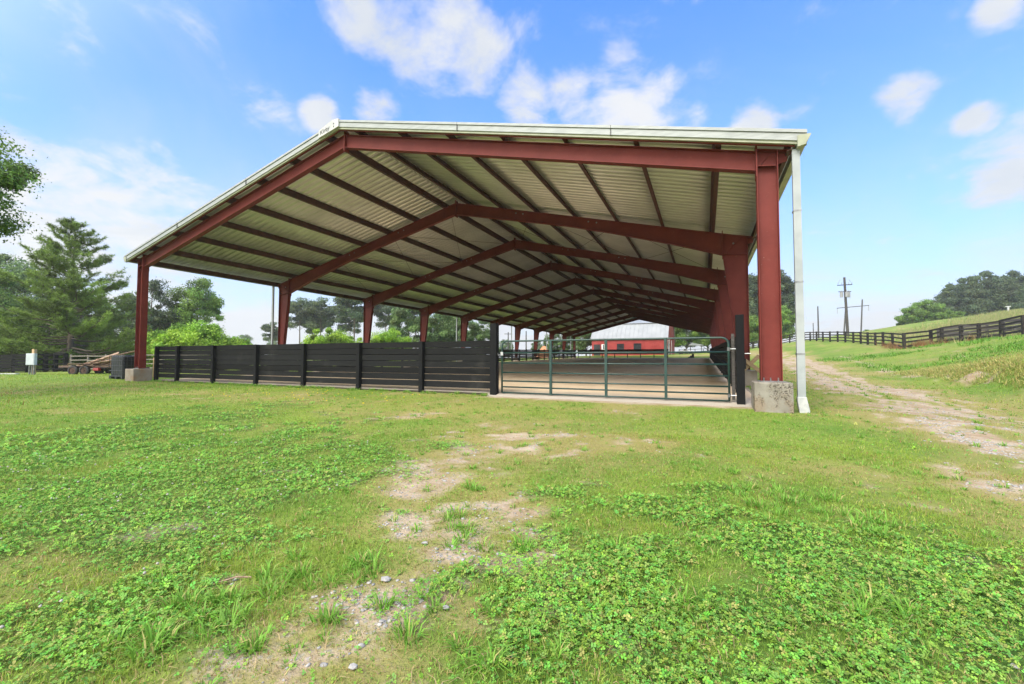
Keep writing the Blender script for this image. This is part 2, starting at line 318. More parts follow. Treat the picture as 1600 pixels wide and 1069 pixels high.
M['fence'] = wood('black_painted_board', (.0035, .0042, .005), (.0095, .010, .0108), (.024, .0235, .0225))
M['fence_y'] = wood('black_painted_board_side', (.008, .009, .010), (.018, .019, .020), (.04, .038, .035), (12, 1, 12))
M['fence_v'] = wood('black_painted_post', (.005, .0055, .007), (.010, .011, .013), (.018, .018, .019), (12, 12, 1))
M['greywood'] = wood('grey_weathered_board', (.16, .14, .12), (.26, .24, .21), (.33, .30, .26))
M['hillwood'] = wood('dark_weathered_rail', (.014, .013, .013), (.032, .029, .027), (.10, .095, .09))
M['hillwood2'] = wood('grey_old_rail', (.05, .047, .045), (.11, .10, .095), (.19, .18, .17))
M['tanwood'] = wood('tan_timber', (.30, .21, .12), (.44, .33, .20), (.36, .28, .18), (1, 1, 6))
M['plank'] = wood('weathered_plank', (.16, .10, .07), (.36, .26, .19), (.50, .41, .33), (1, 10, 10))
M['gate'] = simple('dark_green_gate_paint', (.010, .036, .033), (.020, .056, .050), 6, .38)
M['galv'] = simple('galvanised_fitting', (.16, .17, .18), (.28, .29, .30), 8, .35, .6)
M['tank'] = simple('black_plastic_tank', (.008, .010, .014), (.020, .024, .030), 2, .45)
M['cage'] = simple('black_tank_cage', (.016, .020, .026), (.035, .04, .048), 3, .4)
M['tyre'] = simple('black_rubber', (.018, .018, .02), (.035, .034, .035), 8, .8)
M['rust'] = simple('rusty_rim', (.09, .045, .03), (.05, .025, .018), 8, .7)
M['trailer'] = simple('black_trailer_steel', (.02, .015, .014), (.06, .03, .022), 5, .6)
M['brightred'] = simple('bright_red_paint', (.26, .015, .012), (.20, .012, .01), 5, .4)
M['boxgrey'] = simple('light_grey_enclosure', (.40, .45, .49), (.47, .52, .56), 3, .4)
M['rock'] = simple('grey_stone', (.20, .20, .205), (.36, .35, .34), 12, .8, 0, .6, 30)
M['pole'] = simple('dark_utility_pole', (.035, .032, .03), (.07, .065, .06), 4, .8)
M['poleg'] = simple('grey_transformer', (.22, .23, .24), (.3, .31, .32), 4, .5)
M['barnred'] = simple('red_barn_siding', (.27, .028, .028), (.33, .045, .042), .7, .5)
M['barnroof'] = simple('pale_grey_barn_roof', (.225, .245, .265), (.27, .29, .31), .5, .4)
M['barnwhite'] = simple('white_barn_trim', (.75, .74, .72), (.8, .8, .78), 2, .5)
M['glass'] = simple('dark_window', (.02, .022, .026), (.035, .038, .045), 1, .15)
M['soil'] = simple('orange_soil', (.36, .15, .07), (.48, .24, .13), 1.2, .9, 0, .5, 8)
def concrete(name, c1, c2, pit=True, stain=(.22, .15, .09)):
    mt, n, b, out = newmat(name)
    base = nmix(n, nramp(n, noise_n(n, 3, 6, .6), .35, .7), c1, c2)
    base = nmix(n, nmath(n, 'MULTIPLY', nramp(n, noise_n(n, 1.7, 4, .6), .5, .68), .7), base, stain)
    if pit:
        tc = n.nodes.new('ShaderNodeTexCoord')
        v = n.nodes.new('ShaderNodeTexVoronoi'); v.inputs['Scale'].default_value = 40; n.links.new(tc.outputs['Object'], v.inputs['Vector'])
        zone = nmath(n, 'MULTIPLY', nramp(n, noise_n(n, 3.4, 5, .6), .44, .60), nramp(n, noise_n(n, 15, 4, .7), .36, .60))
        pits = nmath(n, 'MULTIPLY', nramp(n, v.outputs['Distance'], .46, .72), zone)
        base = nmix(n, nmath(n, 'MULTIPLY', zone, .45), base, (.30, .25, .19))
        base = nmix(n, nramp(n, noise_n(n, 42, 3, .7), .52, .62) if False else pits, base, (.05, .042, .035))
        bp = n.nodes.new('ShaderNodeBump'); bp.inputs['Strength'].default_value = 1; bp.inputs['Distance'].default_value = .02; bp.invert = True
        n.links.new(pits, bp.inputs['Height']); n.links.new(bp.outputs[0], b.inputs['Normal'])
    n.links.new(base, b.inputs['Base Color']); b.inputs['Roughness'].default_value = .9
    return mt
M['conc'] = concrete('pitted_concrete', (.20, .185, .155), (.28, .265, .23))
M['conc2'] = concrete('stained_concrete', (.25, .205, .165), (.31, .275, .235), False, (.28, .165, .09))

def leafmat(name, base, trans=.30, var=.5, rough=.55):
    mt, n, b, out = newmat(name)
    at = n.nodes.new('ShaderNodeAttribute'); at.attribute_name = 'Col'
    mx = n.nodes.new('ShaderNodeMix'); mx.data_type = 'RGBA'; mx.blend_type = 'MULTIPLY'; mx.inputs[0].default_value = 1
    n.links.new(at.outputs['Color'], mx.inputs[6]); mx.inputs[7].default_value = (*base, 1)
    n.links.new(mx.outputs[2], b.inputs['Base Color']); b.inputs['Roughness'].default_value = rough; b.inputs['Specular IOR Level'].default_value = .35
    tr = n.nodes.new('ShaderNodeBsdfTranslucent'); n.links.new(mx.outputs[2], tr.inputs[0])
    ms = n.nodes.new('ShaderNodeMixShader'); ms.inputs[0].default_value = trans; n.links.new(b.outputs[0], ms.inputs[1]); n.links.new(tr.outputs[0], ms.inputs[2]); n.links.new(ms.outputs[0], out.inputs[0])
    return mt
M['grass'] = leafmat('grass_blades', (1, 1, 1), .35)
M['clover'] = leafmat('clover_leaves', (1, 1, 1), .3, rough=.7)
M['leaf_dark'] = leafmat('dark_green_leaves', (.10, .17, .04))
M['leaf_mid'] = leafmat('mid_green_leaves', (.15, .26, .05))
M['leaf_bright'] = leafmat('bright_green_leaves', (.25, .42, .05), .35)
M['leaf_grey'] = leafmat('grey_green_leaves', (.12, .19, .07))
M['leaf_far'] = leafmat('bluish_green_leaves', (.085, .125, .065))
M['needle'] = leafmat('pine_needles', (.15, .235, .05), .3)
M['bark'] = simple('grey_brown_bark', (.07, .055, .045), (.14, .115, .09), 6, .9, 0, .6, 12, (1, 1, .3))

# ground material
def ground_mat():
    mt, n, b, out = newmat('grass_and_soil_ground')
    tc = n.nodes.new('ShaderNodeTexCoord'); P = tc.outputs['Object']
    at = n.nodes.new('ShaderNodeAttribute'); at.attribute_name = 'Col'; sp = n.nodes.new('ShaderNodeSeparateColor'); n.links.new(at.outputs['Color'], sp.inputs[0])
    n1 = noise_n(n, .35, 6, .6, vec=P); n2 = noise_n(n, 2.4, 8, .7, vec=P); n3 = noise_n(n, 28, 5, .7, vec=P)
    g = nmix(n, nramp(n, n1, .38, .64), (.105, .20, .028), (.185, .265, .045))
    g = nmix(n, nmath(n, 'MULTIPLY', nramp(n, n2, .40, .68), .6), g, (.22, .235, .06))
    n4 = noise_n(n, 9, 6, .75, vec=P); g = nmix(n, nmath(n, 'MULTIPLY', nramp(n, n4, .48, .62), .55), g, (.075, .135, .02)); g = nmix(n, nmath(n, 'MULTIPLY', nramp(n, n3, .45, .7), .45), g, (.07, .12, .018))
    g = nmix(n, nmath(n, 'MULTIPLY', sp.outputs[2], .62), g, (.32, .24, .11))
    cl = nmix(n, nramp(n, n3, .4, .65), (.03, .075, .012), (.07, .17, .03))
    g = nmix(n, nmath(n, 'MULTIPLY', sp.outputs[1], .9), g, cl)
    soil = nmix(n, nramp(n, n2, .35, .65), (.30, .22, .145), (.42, .345, .255))
    v = n.nodes.new('ShaderNodeTexVoronoi'); v.inputs['Scale'].default_value = 26; n.links.new(P, v.inputs['Vector'])
    peb = nmath(n, 'MULTIPLY', nramp(n, v.outputs['Distance'], .42, .22), nramp(n, n2, .42, .58))
    vs = n.nodes.new('ShaderNodeSeparateColor'); n.links.new(v.outputs['Color'], vs.inputs[0])
    soil = nmix(n, nmath(n, 'MULTIPLY', peb, .8), soil, nmix(n, vs.outputs[0], (.20, .20, .205), (.44, .42, .40)))
    f = nramp(n, nmath(n, 'MULTIPLY_ADD', nmath(n, 'SUBTRACT', n3, .5), 1.1, nmath(n, 'MULTIPLY_ADD', nmath(n, 'SUBTRACT', n2, .5), .9, sp.outputs[0])), .12, .95)
    g = nmix(n, f, g, soil)
    n.links.new(g, b.inputs['Base Color']); b.inputs['Roughness'].default_value = .95; b.inputs['Specular IOR Level'].default_value = .15
    bp = n.nodes.new('ShaderNodeBump'); bp.inputs['Strength'].default_value = .8; bp.inputs['Distance'].default_value = .03
    n.links.new(nmath(n, 'ADD', n3, nmath(n, 'MULTIPLY', n2, 1.5)), bp.inputs['Height']); n.links.new(bp.outputs[0], b.inputs['Normal'])
    return mt
M['ground'] = ground_mat()
def sand_mat():
    mt, n, b, out = newmat('arena_sand')
    n1 = noise_n(n, .35, 5, .6); n2 = noise_n(n, 3, 7, .75, stretch=(.7, 1.6, 1)); n3 = noise_n(n, 22, 5, .7)
    a = nmix(n, nramp(n, n1, .35, .65), (.60, .455, .30), (.70, .56, .39))
    a = nmix(n, nmath(n, 'MULTIPLY', nramp(n, n2, .45, .66), .55), a, (.48, .375, .26))
    a = nmix(n, nmath(n, 'MULTIPLY', nramp(n, n3, .5, .72), .3), a, (.55, .47, .36))
    # pale grey screenings along the gate
    tc = n.nodes.new('ShaderNodeTexCoord'); s = n.nodes.new('ShaderNodeSeparateXYZ'); n.links.new(tc.outputs['Object'], s.inputs[0])
    fr = nramp(n, nmath(n, 'MULTIPLY_ADD', n2, 1.6, s.outputs[1]), 3.2, 1.0)
    a = nmix(n, nmath(n, 'MULTIPLY', fr, .85), a, (.36, .335, .30))
    n.links.new(a, b.inputs['Base Color']); b.inputs['Roughness'].default_value = .95; b.inputs['Specular IOR Level'].default_value = .1
    bp = n.nodes.new('ShaderNodeBump'); bp.inputs['Strength'].default_value = .9; bp.inputs['Distance'].default_value = .08
    n.links.new(n2, bp.inputs['Height']); n.links.new(bp.outputs[0], b.inputs['Normal'])
    return mt
M['sand'] = sand_mat()

# ------------------------------------------------------------------ ground sheet
nn = 236; tt = np.arange(-nn, nn + 1) * .0222; gs = 6.2 * np.sinh(tt)
gx = CAM[0] + 1.0 + gs; gy = CAM[1] + 2.0 + gs
GX, GY = np.meshgrid(gx, gy); X = GX.ravel(); Y = GY.ravel(); Z = TZ(X, Y)
V = np.stack([X, Y, Z], 1); n_ = len(gx)
ii = (np.arange(n_ - 1)[:, None] * n_ + np.arange(n_ - 1)[None, :]).ravel()
Fq = np.stack([ii, ii + 1, ii + n_ + 1, ii + n_], 1).ravel()
di, cl, dr, cu = cover(X, Y)
far = sstep(np.hypot(X - CAM[0], Y - CAM[1]), 45, 80)
gr = npmesh('ground', V, Fq, 4, M['ground'], col=np.stack([di * (1 - far * .6), cl, dr], 1), smooth=True)
tag(gr, kind='structure')
# arena floor
ax = np.linspace(.34, 24.82, 110); ay = np.r_[np.linspace(-.12, 8, 60), np.linspace(8.3, 71.3, 150)]
AX, AY = np.meshgrid(ax, ay); X = AX.ravel(); Y = AY.ravel()
_m = (X < 17.95) & (Y < .40); Y = np.where(_m, .40 + Y * .01, Y)
Z = .0155 * np.maximum(Y, 0) - .012 + (fbm(X, Y, .7, 3, 90) - .5) * .05 * sstep(Y, 0, .6) - .085 * sstep(Y, .55, -.05) * (X > 17.9)
front = (ay <= -.1)
ii = (np.arange(len(ay) - 1)[:, None] * len(ax) + np.arange(len(ax) - 1)[None, :]).ravel(); k_ = len(ax)
fl = npmesh('arena_floor', np.stack([X, Y, Z], 1), np.stack([ii, ii + 1, ii + k_ + 1, ii + k_], 1).ravel(), 4, M['sand'], smooth=True)
tag(fl, kind='structure')

# ------------------------------------------------------------------ the riding arena building
W = 25.144; S = 7.098; NF = 11; LEN = S * (NF - 1); XR = W / 2
def zt(x): return 5.51 + .25 * (x if x <= XR else W - x)
arena = empty('riding_arena', (XR, 0, 0), 'long open-sided riding arena with red steel frames under a ribbed metal roof', 'riding arena')
KX = [.8, 2.6, 5.0, 7.0, 12.57]; KD = [.78, .62, .48, .42, .53]
def side(x, s): return x if s == 0 else W - x
def ibeam(mb, top, bot, y, wf, tw=.012, tf=.016):
    """web between the polylines top and bottom (same X count), flanges along both"""
    for (a, b), (c, d) in zip(zip(top[:-1], top[1:]), zip(bot[:-1], bot[1:])):
        mb.prism_xz([a, b, d, c], y - tw / 2, y + tw / 2)
    for pl, sg in ((top, 1), (bot, -1)):
        for a, b in zip(pl[:-1], pl[1:]):
            mb.prism_xz([a, b, (b[0], b[1] + sg * tf), (a[0], a[1] + sg * tf)], y - wf / 2, y + wf / 2)
for kf in range(NF):
    y = kf * S; end = kf in (0, NF - 1); fz = .0155 * y
    for s in (0, 1):
        q = lambda x: side(x, s)
        mb = MB(); wf = .26 if end else .20
        zb = fz + .54 if kf == 0 else fz + .50
        if end:
            x0, x1 = .0, .37
            ztop = zt(.37) - .42
            poly = [(q(x0), zb), (q(x0), zt(0)), (q(x1), zt(x1)), (q(x1), zb)]
            mb.prism_xz(poly if s == 0 else poly, y - .006, y + .006)
            for xa, za in ((x0, zt(0)), (x1, ztop)):
                mb.bb(min(q(xa), q(xa + .016 * (1 if xa > 0 else -1))), max(q(xa), q(xa + .016 * (1 if xa > 0 else -1))), y - wf / 2, y + wf / 2, zb, za)
            # stiffeners at the knee, vertical splice plate
            mb.prism_xz([(q(.016), ztop), (q(.36), ztop + .05), (q(.36), ztop + .066), (q(.016), ztop + .016)], y - wf / 2, y + wf / 2)
            mb.bb(min(q(.37), q(.398)), max(q(.37), q(.398)), y - .135, y + .135, ztop - .18, zt(.4) + .13)
            mb.beam((q(.05), y - .02, ztop + .4), (q(.34), y - .02, ztop + .07), .03, .012)
        else:
            xb, xt, zk = .29, .80, zt(.8) - .78
            mb.prism_xz([(q(0), zb), (q(0), zt(0)), (q(xt), zt(xt)), (q(xt), zk), (q(xb), zb)], y - .006, y + .006)
            xo = (q(0), q(-.016)); mb.bb(min(xo), max(xo), y - wf / 2, y + wf / 2, zb, zt(0))
            mb.prism_xz([(q(xt), zk), (q(xb), zb), (q(xb + .018), zb), (q(xt + .018), zk)], y - wf / 2, y + wf / 2)
            mb.prism_xz([(q(.0), zk - .06), (q(xt), zk), (q(xt), zk + .016), (q(.0), zk - .044)], y - wf / 2, y + wf / 2)
            mb.bb(min(q(xt), q(xt + .028)), max(q(xt), q(xt + .028)), y - .115, y + .115, zk - .14, zt(xt) + .12)
            mb.beam((q(.08), y - .02, zk + .62), (q(xt - .05), y - .02, zk + .05), .03, .012)
        # top cap flange out to the eave strut
        mb.prism_xz([(q(-.28), zt(0) - .055), (q(.37 if end else .8), zt(.37 if end else .8) + .002), (q(.37 if end else .8), zt(.37 if end else .8) + .018), (q(-.28), zt(0) - .037)], y - wf / 2, y + wf / 2)
        mb.prism_xz([(q(-.2), zt(0) - .06), (q(0), zt(0) - .01), (q(0), zt(0) - .26), (q(-.2), zt(0) - .22)], y - .006, y + .006)
        c = mb.build('column', M['red'], arena)
        bp = MB(); xs = .37 if end else .29
        bp.bb(min(q(-.04), q(xs + .05)), max(q(-.04), q(xs + .05)), y - .15, y + .15, zb - .02, zb + .0)
        for dx in (.06, xs * .55, xs - .04):
            for dy in (-.09, .09): bp.tube([(q(dx), y + dy, zb), (q(dx), y + dy, zb + .07)], .014, 6)
        bp.build('base_plate', M['galv'], c)
        ft = MB(); e = -.54 if kf == 0 else -.55
        if kf == 0: ft.bb(min(q(-.16), q(.54)), max(q(-.16), q(.54)), y - .4, y + .33, zb + e - .35, zb - .021)
        else: ft.bb(min(q(-.22), q(.5)), max(q(-.22), q(.5)), y - .32, y + .32, zb + e - .35, zb - .021)
        ft.build('footing', M['conc'] if (kf == 0 and s == 1) else M['conc2'], c, bevel=.02)
        # rafter half
        rb = MB()
        if end: xs_ = [.398, 4.5, 8.5, XR]; ds = [.44] * 4
        else: xs_ = KX[:]; ds = KD[:]; xs_[0] = .828
        top = [(q(x), zt(x) - (.03 if end else 0)) for x in xs_]; bot = [(q(x), zt(x) - d) for x, d in zip(xs_, ds)]
        ibeam(rb, top, bot, y, .2)
        rb.bb(min(q(XR), q(XR - .018)), max(q(XR), q(XR - .018)), y - .11, y + .11, zt(XR) - ds[-1] - .14, zt(XR) + .14)
        rb.build('rafter', M['red'], arena)
        if not end:
            for x in (5.6, 5.95, 9.0, 9.35, .45):
                if kf < 7: MB().tube([(q(x), y - .012, zt(x) - (.12 if x > 1 else .3)), (q(x), y - .03, zt(x) - (.12 if x > 1 else .3))], .035, 8).build('brace_washer', M['galv'], arena)
# purlins (Z section) and eave struts
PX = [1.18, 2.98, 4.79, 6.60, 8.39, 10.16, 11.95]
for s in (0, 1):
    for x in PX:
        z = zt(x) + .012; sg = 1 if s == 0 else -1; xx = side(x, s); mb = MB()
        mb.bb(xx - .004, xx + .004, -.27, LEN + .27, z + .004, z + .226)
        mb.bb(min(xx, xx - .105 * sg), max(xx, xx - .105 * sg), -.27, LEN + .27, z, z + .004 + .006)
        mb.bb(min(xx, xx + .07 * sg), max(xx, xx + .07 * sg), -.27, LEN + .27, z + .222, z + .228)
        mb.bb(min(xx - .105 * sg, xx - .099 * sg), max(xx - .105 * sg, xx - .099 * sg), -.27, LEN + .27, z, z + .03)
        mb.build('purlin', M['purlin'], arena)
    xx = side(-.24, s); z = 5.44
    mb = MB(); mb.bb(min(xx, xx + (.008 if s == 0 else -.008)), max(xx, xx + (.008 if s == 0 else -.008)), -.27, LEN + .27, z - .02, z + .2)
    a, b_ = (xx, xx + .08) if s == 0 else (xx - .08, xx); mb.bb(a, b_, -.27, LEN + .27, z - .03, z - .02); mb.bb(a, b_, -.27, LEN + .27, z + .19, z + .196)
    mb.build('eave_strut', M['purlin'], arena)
# roof sheets with ribs running down the slope
prof = []
y = -.32; pitch_ = (LEN + .64) / 236
while y < LEN + .32 - 1e-6:
    p = pitch_
    prof += [(y, 0), (y + .05 * p, .068), (y + .40 * p, .068), (y + .46 * p, 0), (y + .71 * p, 0), (y + .73 * p, .006), (y + .75 * p, .006), (y + .77 * p, 0)]
    y += p
prof.append((y, 0)); prof = np.array(prof)
for s in (0, 1):
    xe = -.50 if s == 0 else -.42; xa = np.array([xe, XR - .01]); vs = []
    for th in (0, .004):
        for x in xa:
            xx = side(x, s); vs.append(np.stack([np.full(len(prof), xx), prof[:, 0], zt(x) + .245 + prof[:, 1] + th], 1))
    vs = np.concatenate(vs); n = len(prof); i = np.arange(n - 1)
    f = [np.stack([i, i + 1, n + i + 1, n + i], 1), np.stack([2 * n + i, 3 * n + i, 3 * n + i + 1, 2 * n + i + 1], 1),
         np.stack([i, 2 * n + i, 2 * n + i + 1, i + 1], 1), np.stack([n + i, n + i + 1, 3 * n + i + 1, 3 * n + i], 1)]
    o = npmesh('roof_sheet', vs - np.array([XR, 0, 0]), np.concatenate(f).ravel(), 4, M['panel'], arena)
# ridge cap
mb = MB()
for s in (0, 1):
    mb.prism_xz([(side(XR - .3, s), zt(XR - .3) + .325), (side(XR, s), zt(XR) + .325), (side(XR, s), zt(XR) + .33), (side(XR - .3, s), zt(XR - .3) + .33)], -.33, LEN + .33)
mb.build('ridge_cap', M['trim'], arena)
# rake trim front and back
def rake(y0, sgn):
    for s in (0, 1):
        q = lambda x: side(x, s); xe = -.60 if s == 0 else -.50
        def strip(mb, za, zb, ya, yb, xs0=xe, xs1=XR):
            mb.prism_xz([(q(xs0), zt(xs0) + za), (q(xs1), zt(xs1) + za), (q(xs1), zt(xs1) + zb), (q(xs0), zt(xs0) + zb)], min(ya, yb), max(ya, yb))
        mb = MB(); strip(mb, .275, .345, y0, y0 + sgn * .075); strip(mb, .115, .262, y0, y0 + sgn * .05); strip(mb, .262, .275, y0 + sgn * .0, y0 + sgn * .04)
        o = mb.build('rake_trim', M['trim'], arena)
        mb = MB(); strip(mb, .062, .115, y0 + sgn * -.03, y0 + sgn * .02); strip(mb, .050, .062, y0 - sgn * .06, y0 + sgn * .03); mb.build('trim_return', M['trim2'], o)
        mb = MB(); strip(mb, .026, .048, y0 - sgn * .08, y0 - sgn * .03, -.3); mb.build('rake_angle', M['red'], o)
        mb = MB()
        for x in (3.5, 7.9): strip(mb, .10, .347, y0 + sgn * .0, y0 + sgn * .077, x, x + .012)
        mb.build('trim_joint', M['black'], o)
rake(-.33, -1); rake(LEN + .33, 1)
# peak plate with the maker's lettering
pl = MB(); pl.prism_xz([(11.72, zt(11.72) + .10), (XR + .06, zt(XR) + .10), (XR + .06, zt(XR) + .37), (XR - .22, zt(XR) + .375), (11.72, zt(11.72) + .355)], -.425, -.335)
plo = pl.build('peak_plate', M['white'], arena)
def text_mesh(body, size, name, mat, parent, mtx):
    cu = bpy.data.curves.new('t', 'FONT'); cu.body = body; cu.size = size; cu.extrude = .003; cu.shear = .25
    to = bpy.data.objects.new('t', cu); COL.objects.link(to); bpy.context.view_layer.update()
    me = bpy.data.meshes.new_from_object(to.evaluated_get(bpy.context.evaluated_depsgraph_get()))
    me.transform(mtx); off = Vector((0, 0, 0)); p = parent
    while p is not None: off += Vector(p.location); p = p.parent
    me.transform(Matrix.Translation(-off)); COL.objects.unlink(to); bpy.data.objects.remove(to)
    o = bpy.data.objects.new(name, me); COL.objects.link(o); o.parent = parent; me.materials.clear(); me.materials.append(mat); return o
sl = math.atan(.25)
mt_ = Matrix.Translation((11.80, -.428, zt(11.80) + .165)) @ Matrix.Rotation(-sl, 4, 'Y') @ Matrix.Rotation(PI / 2, 4, 'X')
text_mesh('Kirby', .20, 'lettering', M['black'], plo, mt_)
mb = MB(); mb.bb(12.40, 12.435, -.43, -.4255, zt(12.41) + .15, zt(12.41) + .20); mb.bb(12.40, 12.435, -.43, -.4255, zt(12.41) + .25, zt(12.41) + .30); mb.build('plate_mark', M['black'], plo)
# gutters
for s in (0, 1):
    q = lambda x: side(x, s)
    g = 0 if s == 0 else .09; mb = MB(); mb.prism_xz([(q(-.42 + g), 5.40), (q(-.56 + g), 5.43), (q(-.66 + g), 5.62), (q(-.64 + g), 5.63), (q(-.545 + g), 5.447), (q(-.43 + g), 5.416), (q(-.43 + g), 5.60), (q(-.42 + g), 5.60)], -.40, LEN + .40)
    mb.prism_xz([(q(-.42 + g), 5.40), (q(-.56 + g), 5.43), (q(-.66 + g), 5.64), (q(-.42 + g), 5.64)], -.402, -.396)
    mb.build('gutter', M['trim2'], arena)
# downspouts
def downspout(x, y, z0, z1, w_=.115, d_=.085, front=False, mat='downspout'):
    mb = MB(); mb.bb(x - w_ / 2, x + w_ / 2, y - d_ / 2, y + d_ / 2, z0, z1)
    mb.bb(x - w_ / 2 - .004, x + w_ / 2 + .004, y - d_ / 2 - .004, y + d_ / 2 + .004, z1 - .10, z1 - .06)
    if not front: mb.beam((x, y, z0 + .03), (x + (.25 if x > 10 else -.25), y, z0 - .1), w_, d_)
    o = mb.build('downspout', M[mat], arena)
    if front:
        for zz in (1.1, 2.6, 4.1): MB().bb(x - w_ / 2 - .006, x + w_ / 2 + .006, y - d_ / 2 - .006, y + d_ / 2 + .05, zz, zz + .03).build('strap', M['galv'], o)
        b2 = MB(); b2.prism_xz([(x - w_ / 2 - .012, z0 + .20), (x + w_ / 2 + .012, z0 + .20), (x + w_ / 2 + .02, z0 + .14), (x + w_ / 2 + .075, z0 - .14), (x + w_ / 2 + .05, z0 - .19), (x - w_ / 2 + .03, z0 - .18), (x - w_ / 2 - .012, z0 + .12)], y - d_ / 2 - .015, y + d_ / 2 + .015)
        b2.build('kick_out_boot', M['white'], o, bevel=.012)
    return o
downspout(25.47, -.20, .03, 5.42, .14, .10, True)
for kf in (1, 4, 6, 8, 10): downspout(-.50, kf * S - .12, .0155 * kf * S + .15, 5.42)
for kf in (3, 6, 9): downspout(W + .42, kf * S - .12, .0155 * kf * S + .15, 5.42)
# rod bracing under the roof
for k0 in (1, 5, 8):
    for s in (0, 1):
        for xa, xb in ((.9, 4.8), (4.8, 8.6), (8.6, 12.2)):
            for ya, yb in ((k0 * S, (k0 + 1) * S), ((k0 + 1) * S, k0 * S)):
                mb = MB(); mb.tube([(side(xa, s), ya, zt(xa) - .12), (side(xb, s), yb, zt(xb) - .12)], .009, 5); mb.build('brace_rod', M['purlin'], arena)

# ------------------------------------------------------------------ board fences of the arena
R = np.random.default_rng(3)
def board_fence_x(name, label, y, posts, z0f, x_end, tops, pw=.14, cat='fence', nb=7, outside=-1, mat='fence', pitch=.205, bh=.186, gap_last=0):
    root = empty(name, (posts[0], y, z0f(posts[0])), label, cat)
    for i, x in enumerate(posts):
        mb = MB(); zt_ = tops[i]; y0 = y + outside * .14
        mb.bb(x - pw / 2, x + pw / 2, min(y, y0), max(y, y0) - .001, z0f(x) - .3, z0f(x) + zt_); mb.build('post', M['fence_v'], root, bevel=.006)
    xs = posts + ([x_end] if x_end else [])
    for a, b in zip(xs[:-1], xs[1:]):
        mb = MB()
        for j in range(nb):
            zc = 1.54 - bh / 2 - pitch * j
            if j == nb - 1 and gap_last: zc -= gap_last
            h = bh + R.uniform(-.008, .01); sk = R.uniform(-.007, .007); g = .004 * (j % 2)
            za, zb = z0f(a) + zc + R.uniform(-.006, .006), z0f(b) + zc + sk
            mb.add([(a + .003, y + .001 + g, za - h / 2), (b - .003, y + .001 + g, zb - h / 2), (b - .003, y + .036 + g, zb - h / 2), (a + .003, y + .036 + g, za - h / 2),
                    (a + .003, y + .001 + g, za + h / 2), (b - .003, y + .001 + g, zb + h / 2), (b - .003, y + .036 + g, zb + h / 2), (a + .003, y + .036 + g, za + h / 2)],
                   [(3, 2, 1, 0), (4, 5, 6, 7), (0, 1, 5, 4), (1, 2, 6, 5), (2, 3, 7, 6), (3, 0, 4, 7)])
        mb.build('board_panel', M[mat], root)
    return root
posts = [-.10 + .72, 2.25, 4.83, 7.55, 10.19, 12.86, 15.47]
ff = board_fence_x('board_fence', 'black horizontal board fence across the near left end of the arena', .5, posts, lambda x: 0.0, 17.97, [1.545] * 7)
mb = MB(); mb.box((18.07, .40, .85), (.20, .20, 2.36)); mb.build('gate_post', M['fence_v'], ff, bevel=.008)
for a, b in zip(posts, posts[1:] + [17.97]):
    mb = MB(); mb.bb(a + .08, b - .08, .475, .498, -.06, .03 + R.uniform(-.01, .015)); mb.build('sill_board', M['greywood'], ff, bevel=.005)
def board_fence_y(name, label, x, y0, y1, inside, ph=1.62):
    root = empty(name, (x, y0, 0), label, 'fence'); ys = np.arange(y0, y1 + .1, 2.45)
    for y in (ys[1:] if inside < 0 else ys):
        mb = MB(); f = .0155 * y; mb.bb(x + (.04 if inside < 0 else -.18), x + (.18 if inside < 0 else -.04), y - .07, y + .07, f - .3, f + 1.56 + R.uniform(-.03, .06)); mb.build('post', M['fence_v'], root)
    for a, b in zip(ys[:-1], ys[1:]):
        mb = MB()
        for j in range(7):
            zc = 1.54 - .09 - .205 * j + R.uniform(-.012, .012); g = R.uniform(0, .006); h = .172 + R.uniform(-.012, .010); za = .0155 * a + zc; zb = .0155 * b + zc + R.uniform(-.012, .012)
            xa, xb = x - .018 + g, x + .018 + g
            mb.add([(xa, a + .003, za - h / 2), (xb, a + .003, za - h / 2), (xb, b - .003, zb - h / 2), (xa, b - .003, zb - h / 2), (xa, a + .003, za + h / 2), (xb, a + .003, za + h / 2), (xb, b - .003, zb + h / 2), (xa, b - .003, zb + h / 2)],
                   [(3, 2, 1, 0), (4, 5, 6, 7), (0, 1, 5, 4), (1, 2, 6, 5), (2, 3, 7, 6), (3, 0, 4, 7)])
        mb.build('board_panel', M['fence_y'], root)
    return root
rf = board_fence_y('board_fence', 'black board fence running back along the right columns of the arena', 24.42, .72, 70.5, -1)
mb = MB(); mb.box((24.405, .42, .85), (.17, .17, 2.36)); mb.build('gate_post', M['fence_v'], rf, bevel=.008)
mb = MB(); mb.bb(24.235, 24.30, .56, .60, .05, 1.60); mb.build('end_board', M['hillwood2'], rf)
MB().tube([(24.49, .40, 1.13), (24.62, .38, 1.13)], .014, 6).build('bolt', M['galv'], rf); MB().bb(24.4901, 24.52, .36, .44, .78, 1.02).build('latch_plate', M['fence'], rf)
board_fence_y('board_fence', 'black board fence running back along the left columns of the arena', .92, 3.0, 70.5, 1)
def far_fence():
    y = 71.05; root = empty('board_fence', (.9, y, 1.1), 'black board fence closing the far end of the arena before the red barn', 'fence')
    xs = np.linspace(.9, 17.55, 8)
    for x in xs: MB().bb(x - .07, x + .07, y + .03, y + .17, .8, 2.72).build('post', M['fence_v'], root)
    for a, b in zip(xs[:-1], xs[1:]):
        mb = MB()
        for zc, h in ((2.60, .2), (2.38, .2), (2.16, .2), (1.94, .2), (1.35, .09)): mb.bb(a + .003, b - .003, y - .01, y + .026, zc - h / 2, zc + h / 2 + R.uniform(0, .015))
        mb.build('board_panel', M['fence'], root)
far_fence()

